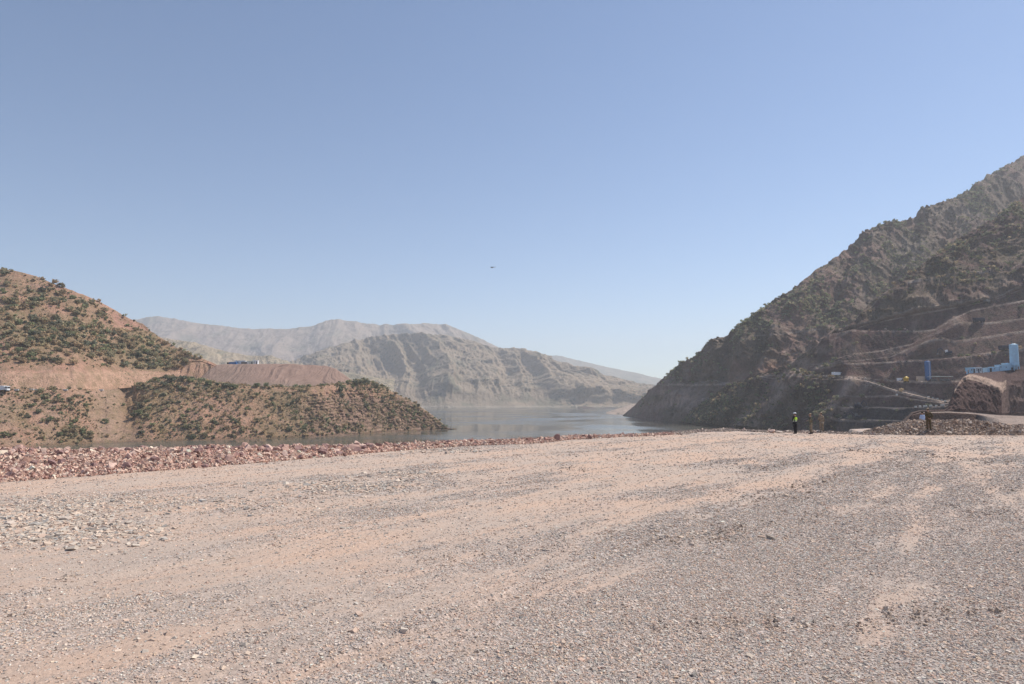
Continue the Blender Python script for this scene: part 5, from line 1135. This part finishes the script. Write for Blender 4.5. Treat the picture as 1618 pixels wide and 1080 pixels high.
def truck(p, rz, cabm, bodym, label, L_=7.0, group=None, tanky=False):
    t = empty('truck', p, rz, label=label, cat='truck', group=group)
    bm = bmesh.new(); box(bm, L_ * .38, 0, 1.6, L_ * .2, 2.3, 2.0, bev=.15); cb = bm_obj('cab', bm, cabm, t)
    bm = bmesh.new(); box(bm, L_ * .483, 0, 1.95, .03, 2.0, .8); bm_obj('windscreen', bm, M_dk, cb)
    for s in (-1, 1): bm = bmesh.new(); box(bm, L_ * .4, s * 1.16, 1.95, L_ * .1, .03, .7); bm_obj('side_window', bm, M_dk, cb)
    bm = bmesh.new(); box(bm, -L_ * .1, 0, 1.8, L_ * .72, 2.4, 1.9, bev=.08); bm_obj('body', bm, bodym, t)
    bm = bmesh.new(); box(bm, 0, 0, .7, L_ * .95, 1.0, .3); bm_obj('chassis', bm, M_gry, t)
    for x in (L_ * .34, -L_ * .2, -L_ * .36):
        for s in (-1, 1): bm = bmesh.new(); cyl(bm, (x, s * .85, .5), (x, s * 1.15, .5), .5, n=16); bm_obj('wheel', bm, M_tyre, t)
    return t
excavator(on('quarried_spur', 1497, 561), R(170), M_navy, 'dark excavator with a pale cab on the lower bench above the blue silo', False)
truck(on('quarried_spur', 1547, 509), R(5), M_navy, M_navy, 'dark blue truck parked on the high bench left of the bare wall', 7)
excavator(on('quarried_spur', 1560, 480), R(20), M_gry, 'grey excavator beside the green bush on the high bench')
truck(on('quarried_spur', 1588, 553), R(10), M_gry, M_navy, 'dark dump truck on the bench just left of the tall silo', 7)
truck(on('quarried_spur', 1322, 594.5), R(5), M_wh, M_wh, 'white truck on the pale rubble terrace above the pit', 5.5)
truck(on('left_promontory', 2, 618.5), R(5), M_wh, M_wh, 'white truck at the left edge on the cut hillside road', 6.5)
excavator(on('quarried_spur', 1357, 645), R(20), M_navy, 'dark excavator on the upper pit bench')
excavator(on('quarried_spur', 1355, 663), R(160), M_navy, 'dark excavator on the lowest pit bench')
# vehicles and cabins on the spoil heap
def onp(px, dY=20):
    p = on('spoil_heap', px, 576); q = pt(px, 575.2, p[1] + dY); return (q[0], q[1], p[2] - 0.2)
truck(onp(367, 14), R(185), M_navy, M_db, 'blue truck at the left end of the row on the spoil heap', 6.5)
k_ = 450 / F
for px, w, hh, mt, lb in ((379, 17, 5.5, M_wh, 'long white cabin beside the blue truck on the spoil heap'), (395, 10, 5.0, M_pal, 'grey green cabin in the middle of the spoil heap row'), (403, 8, 6, M_wh, 'white cabin with a dark doorway at the right of the spoil heap row')):
    q = onp(px, 16); cabin(px, 575, w, hh, 2.5, mt, lb, None, R(3), wins=((-.2, .55, .12, .35),), doors=((.3, .16, .75),), Y=q[1])
truck(onp(387, 12), R(20), M_wh, M_gry, 'small white truck parked between the cabins on the spoil heap', 5.0)
# road kerb blocks on the left cut
for i, (px, w) in enumerate(((25, 10), (50, 7), (57, 5), (103, 8), (117, 5), (140, 9), (151, 5), (160, 7))):
    p = on('left_promontory', px, 616.5); k = ppm(p); bm = bmesh.new(); box(bm, 0, 0, .35, w * k, .5, .8, bev=.08)
    o = bm_obj('concrete_barrier', bm, M_conc); o.location = p; tag(o, 'low whitewashed concrete barrier along the cut road on the left hill', 'barrier', 'barriers along the left hill road')
# white marker blocks along the ramp and the pit road
def blocks(pts, s, label, group, mat=M_conc, layer='quarried_spur'):
    o0 = None
    for px, py in pts:
        p = on(layer, px, py)
        if o0 is None:
            bm = bmesh.new(); box(bm, 0, 0, .35 * s, s, s * .8, s * .9, bev=.12 * s); o0 = o = bm_obj('marker_block', bm, mat)
        else: o = o0.copy(); C.objects.link(o)
        o.location = p; q = rnd.uniform(.8, 1.2); o.scale = (q, q, q); o.rotation_euler = (0, 0, rnd.uniform(0, 3)); tag(o, label, 'block', group)
blocks([(1447, 644), (1454, 644), (1460.5, 643), (1463, 643), (1470.5, 643), (1479.5, 642), (1487.5, 641), (1491, 641)], 1.15, 'whitewashed block in the row along the pit road below the ramp', 'white blocks along the pit road')
blocks([(1467, 628), (1474, 629.5), (1482, 631), (1488, 632.5), (1494, 634)], 0.9, 'pale block edging the lower end of the ramp', 'pale blocks along the ramp')
blocks([(1417 + 0.01, 624.5)], 1.3, 'single whitewashed block on the bench at the left of the ramp bend', None)
blocks([(1403, 611), (1407, 612.5), (1411, 614), (1415, 615), (1419.5, 617)], 1.0, 'brown stone block edging the upper part of the ramp', 'brown blocks along the ramp', paint('brown_stone', (0.22, 0.15, 0.12), .9))
for i, (px, py, s, sh_) in enumerate(((1375, 523, 1.6, 'pale'), (1388, 522.5, 2.0, 'pale'), (1399, 520.5, 2.6, 'pink'), (1403, 522, 1.8, 'pale'), (1412, 522, 2.0, 'pale'), (1429, 520, 2.2, 'pink'), (1433, 522, 1.9, 'pink'), (1444, 522, 1.8, 'pink'), (1393, 522, 1.5, 'red'), (1420, 523, 1.6, 'red'))):
    rock_obj(i % 9, sh_, tuple(on('quarried_spur', px, py)), s, i, {'pale': 'pale block of rock in the line along the high bench', 'pink': 'pinkish block of rock in the line along the high bench', 'red': 'small reddish rock in the line along the high bench'}[sh_], {'pale': 'pale rocks on the high bench', 'pink': 'pink rocks on the high bench', 'red': 'red rocks on the high bench'}[sh_])
r5 = random.Random(5)
for i in range(46):
    px = r5.uniform(1262, 1372); rock_obj(i % 9, 'pale' if i % 3 else 'brown', tuple(on('quarried_spur', px, 591 + (px - 1262) * .07 + r5.uniform(-1.5, 2.5))), r5.uniform(0.9, 2.6), i, 'pale rock in the rubble strewn along the terrace above the pit' if i % 3 else 'brown rock in the rubble strewn along the terrace above the pit', 'pale rocks of the pit terrace' if i % 3 else 'brown rocks of the pit terrace')
for i in range(40):
    px = r5.uniform(1315, 1400); py = 598 + (1400 - px) * .75 + r5.uniform(-10, 10)
    rock_obj(i % 9, 'brown' if i % 2 else 'pale', tuple(on('quarried_spur', px, py)), r5.uniform(0.7, 1.9), i, 'brown rock fallen on the broken slope left of the pit' if i % 2 else 'pale rock fallen on the broken slope left of the pit', 'brown rocks on the pit slope' if i % 2 else 'pale rocks on the pit slope')

# ---------------------------------------------------------------- haze
bm = bmesh.new(); box(bm, 0, 1750, 250, 13600, 9900, 640)
m = bpy.data.materials.new('haze_air'); m.use_nodes = True; n = m.node_tree; n.nodes.clear()
out = n.nodes.new('ShaderNodeOutputMaterial'); pv = n.nodes.new('ShaderNodeVolumePrincipled')
pv.inputs['Color'].default_value = (0.90, 0.93, 0.975, 1); pv.inputs['Density'].default_value = 0.00018; pv.inputs['Anisotropy'].default_value = 0.2
n.links.new(pv.outputs[0], out.inputs['Volume'])
tag(bm_obj('haze', bm, m), 'thin pale dusty haze filling the valley air', 'haze', kind='stuff')
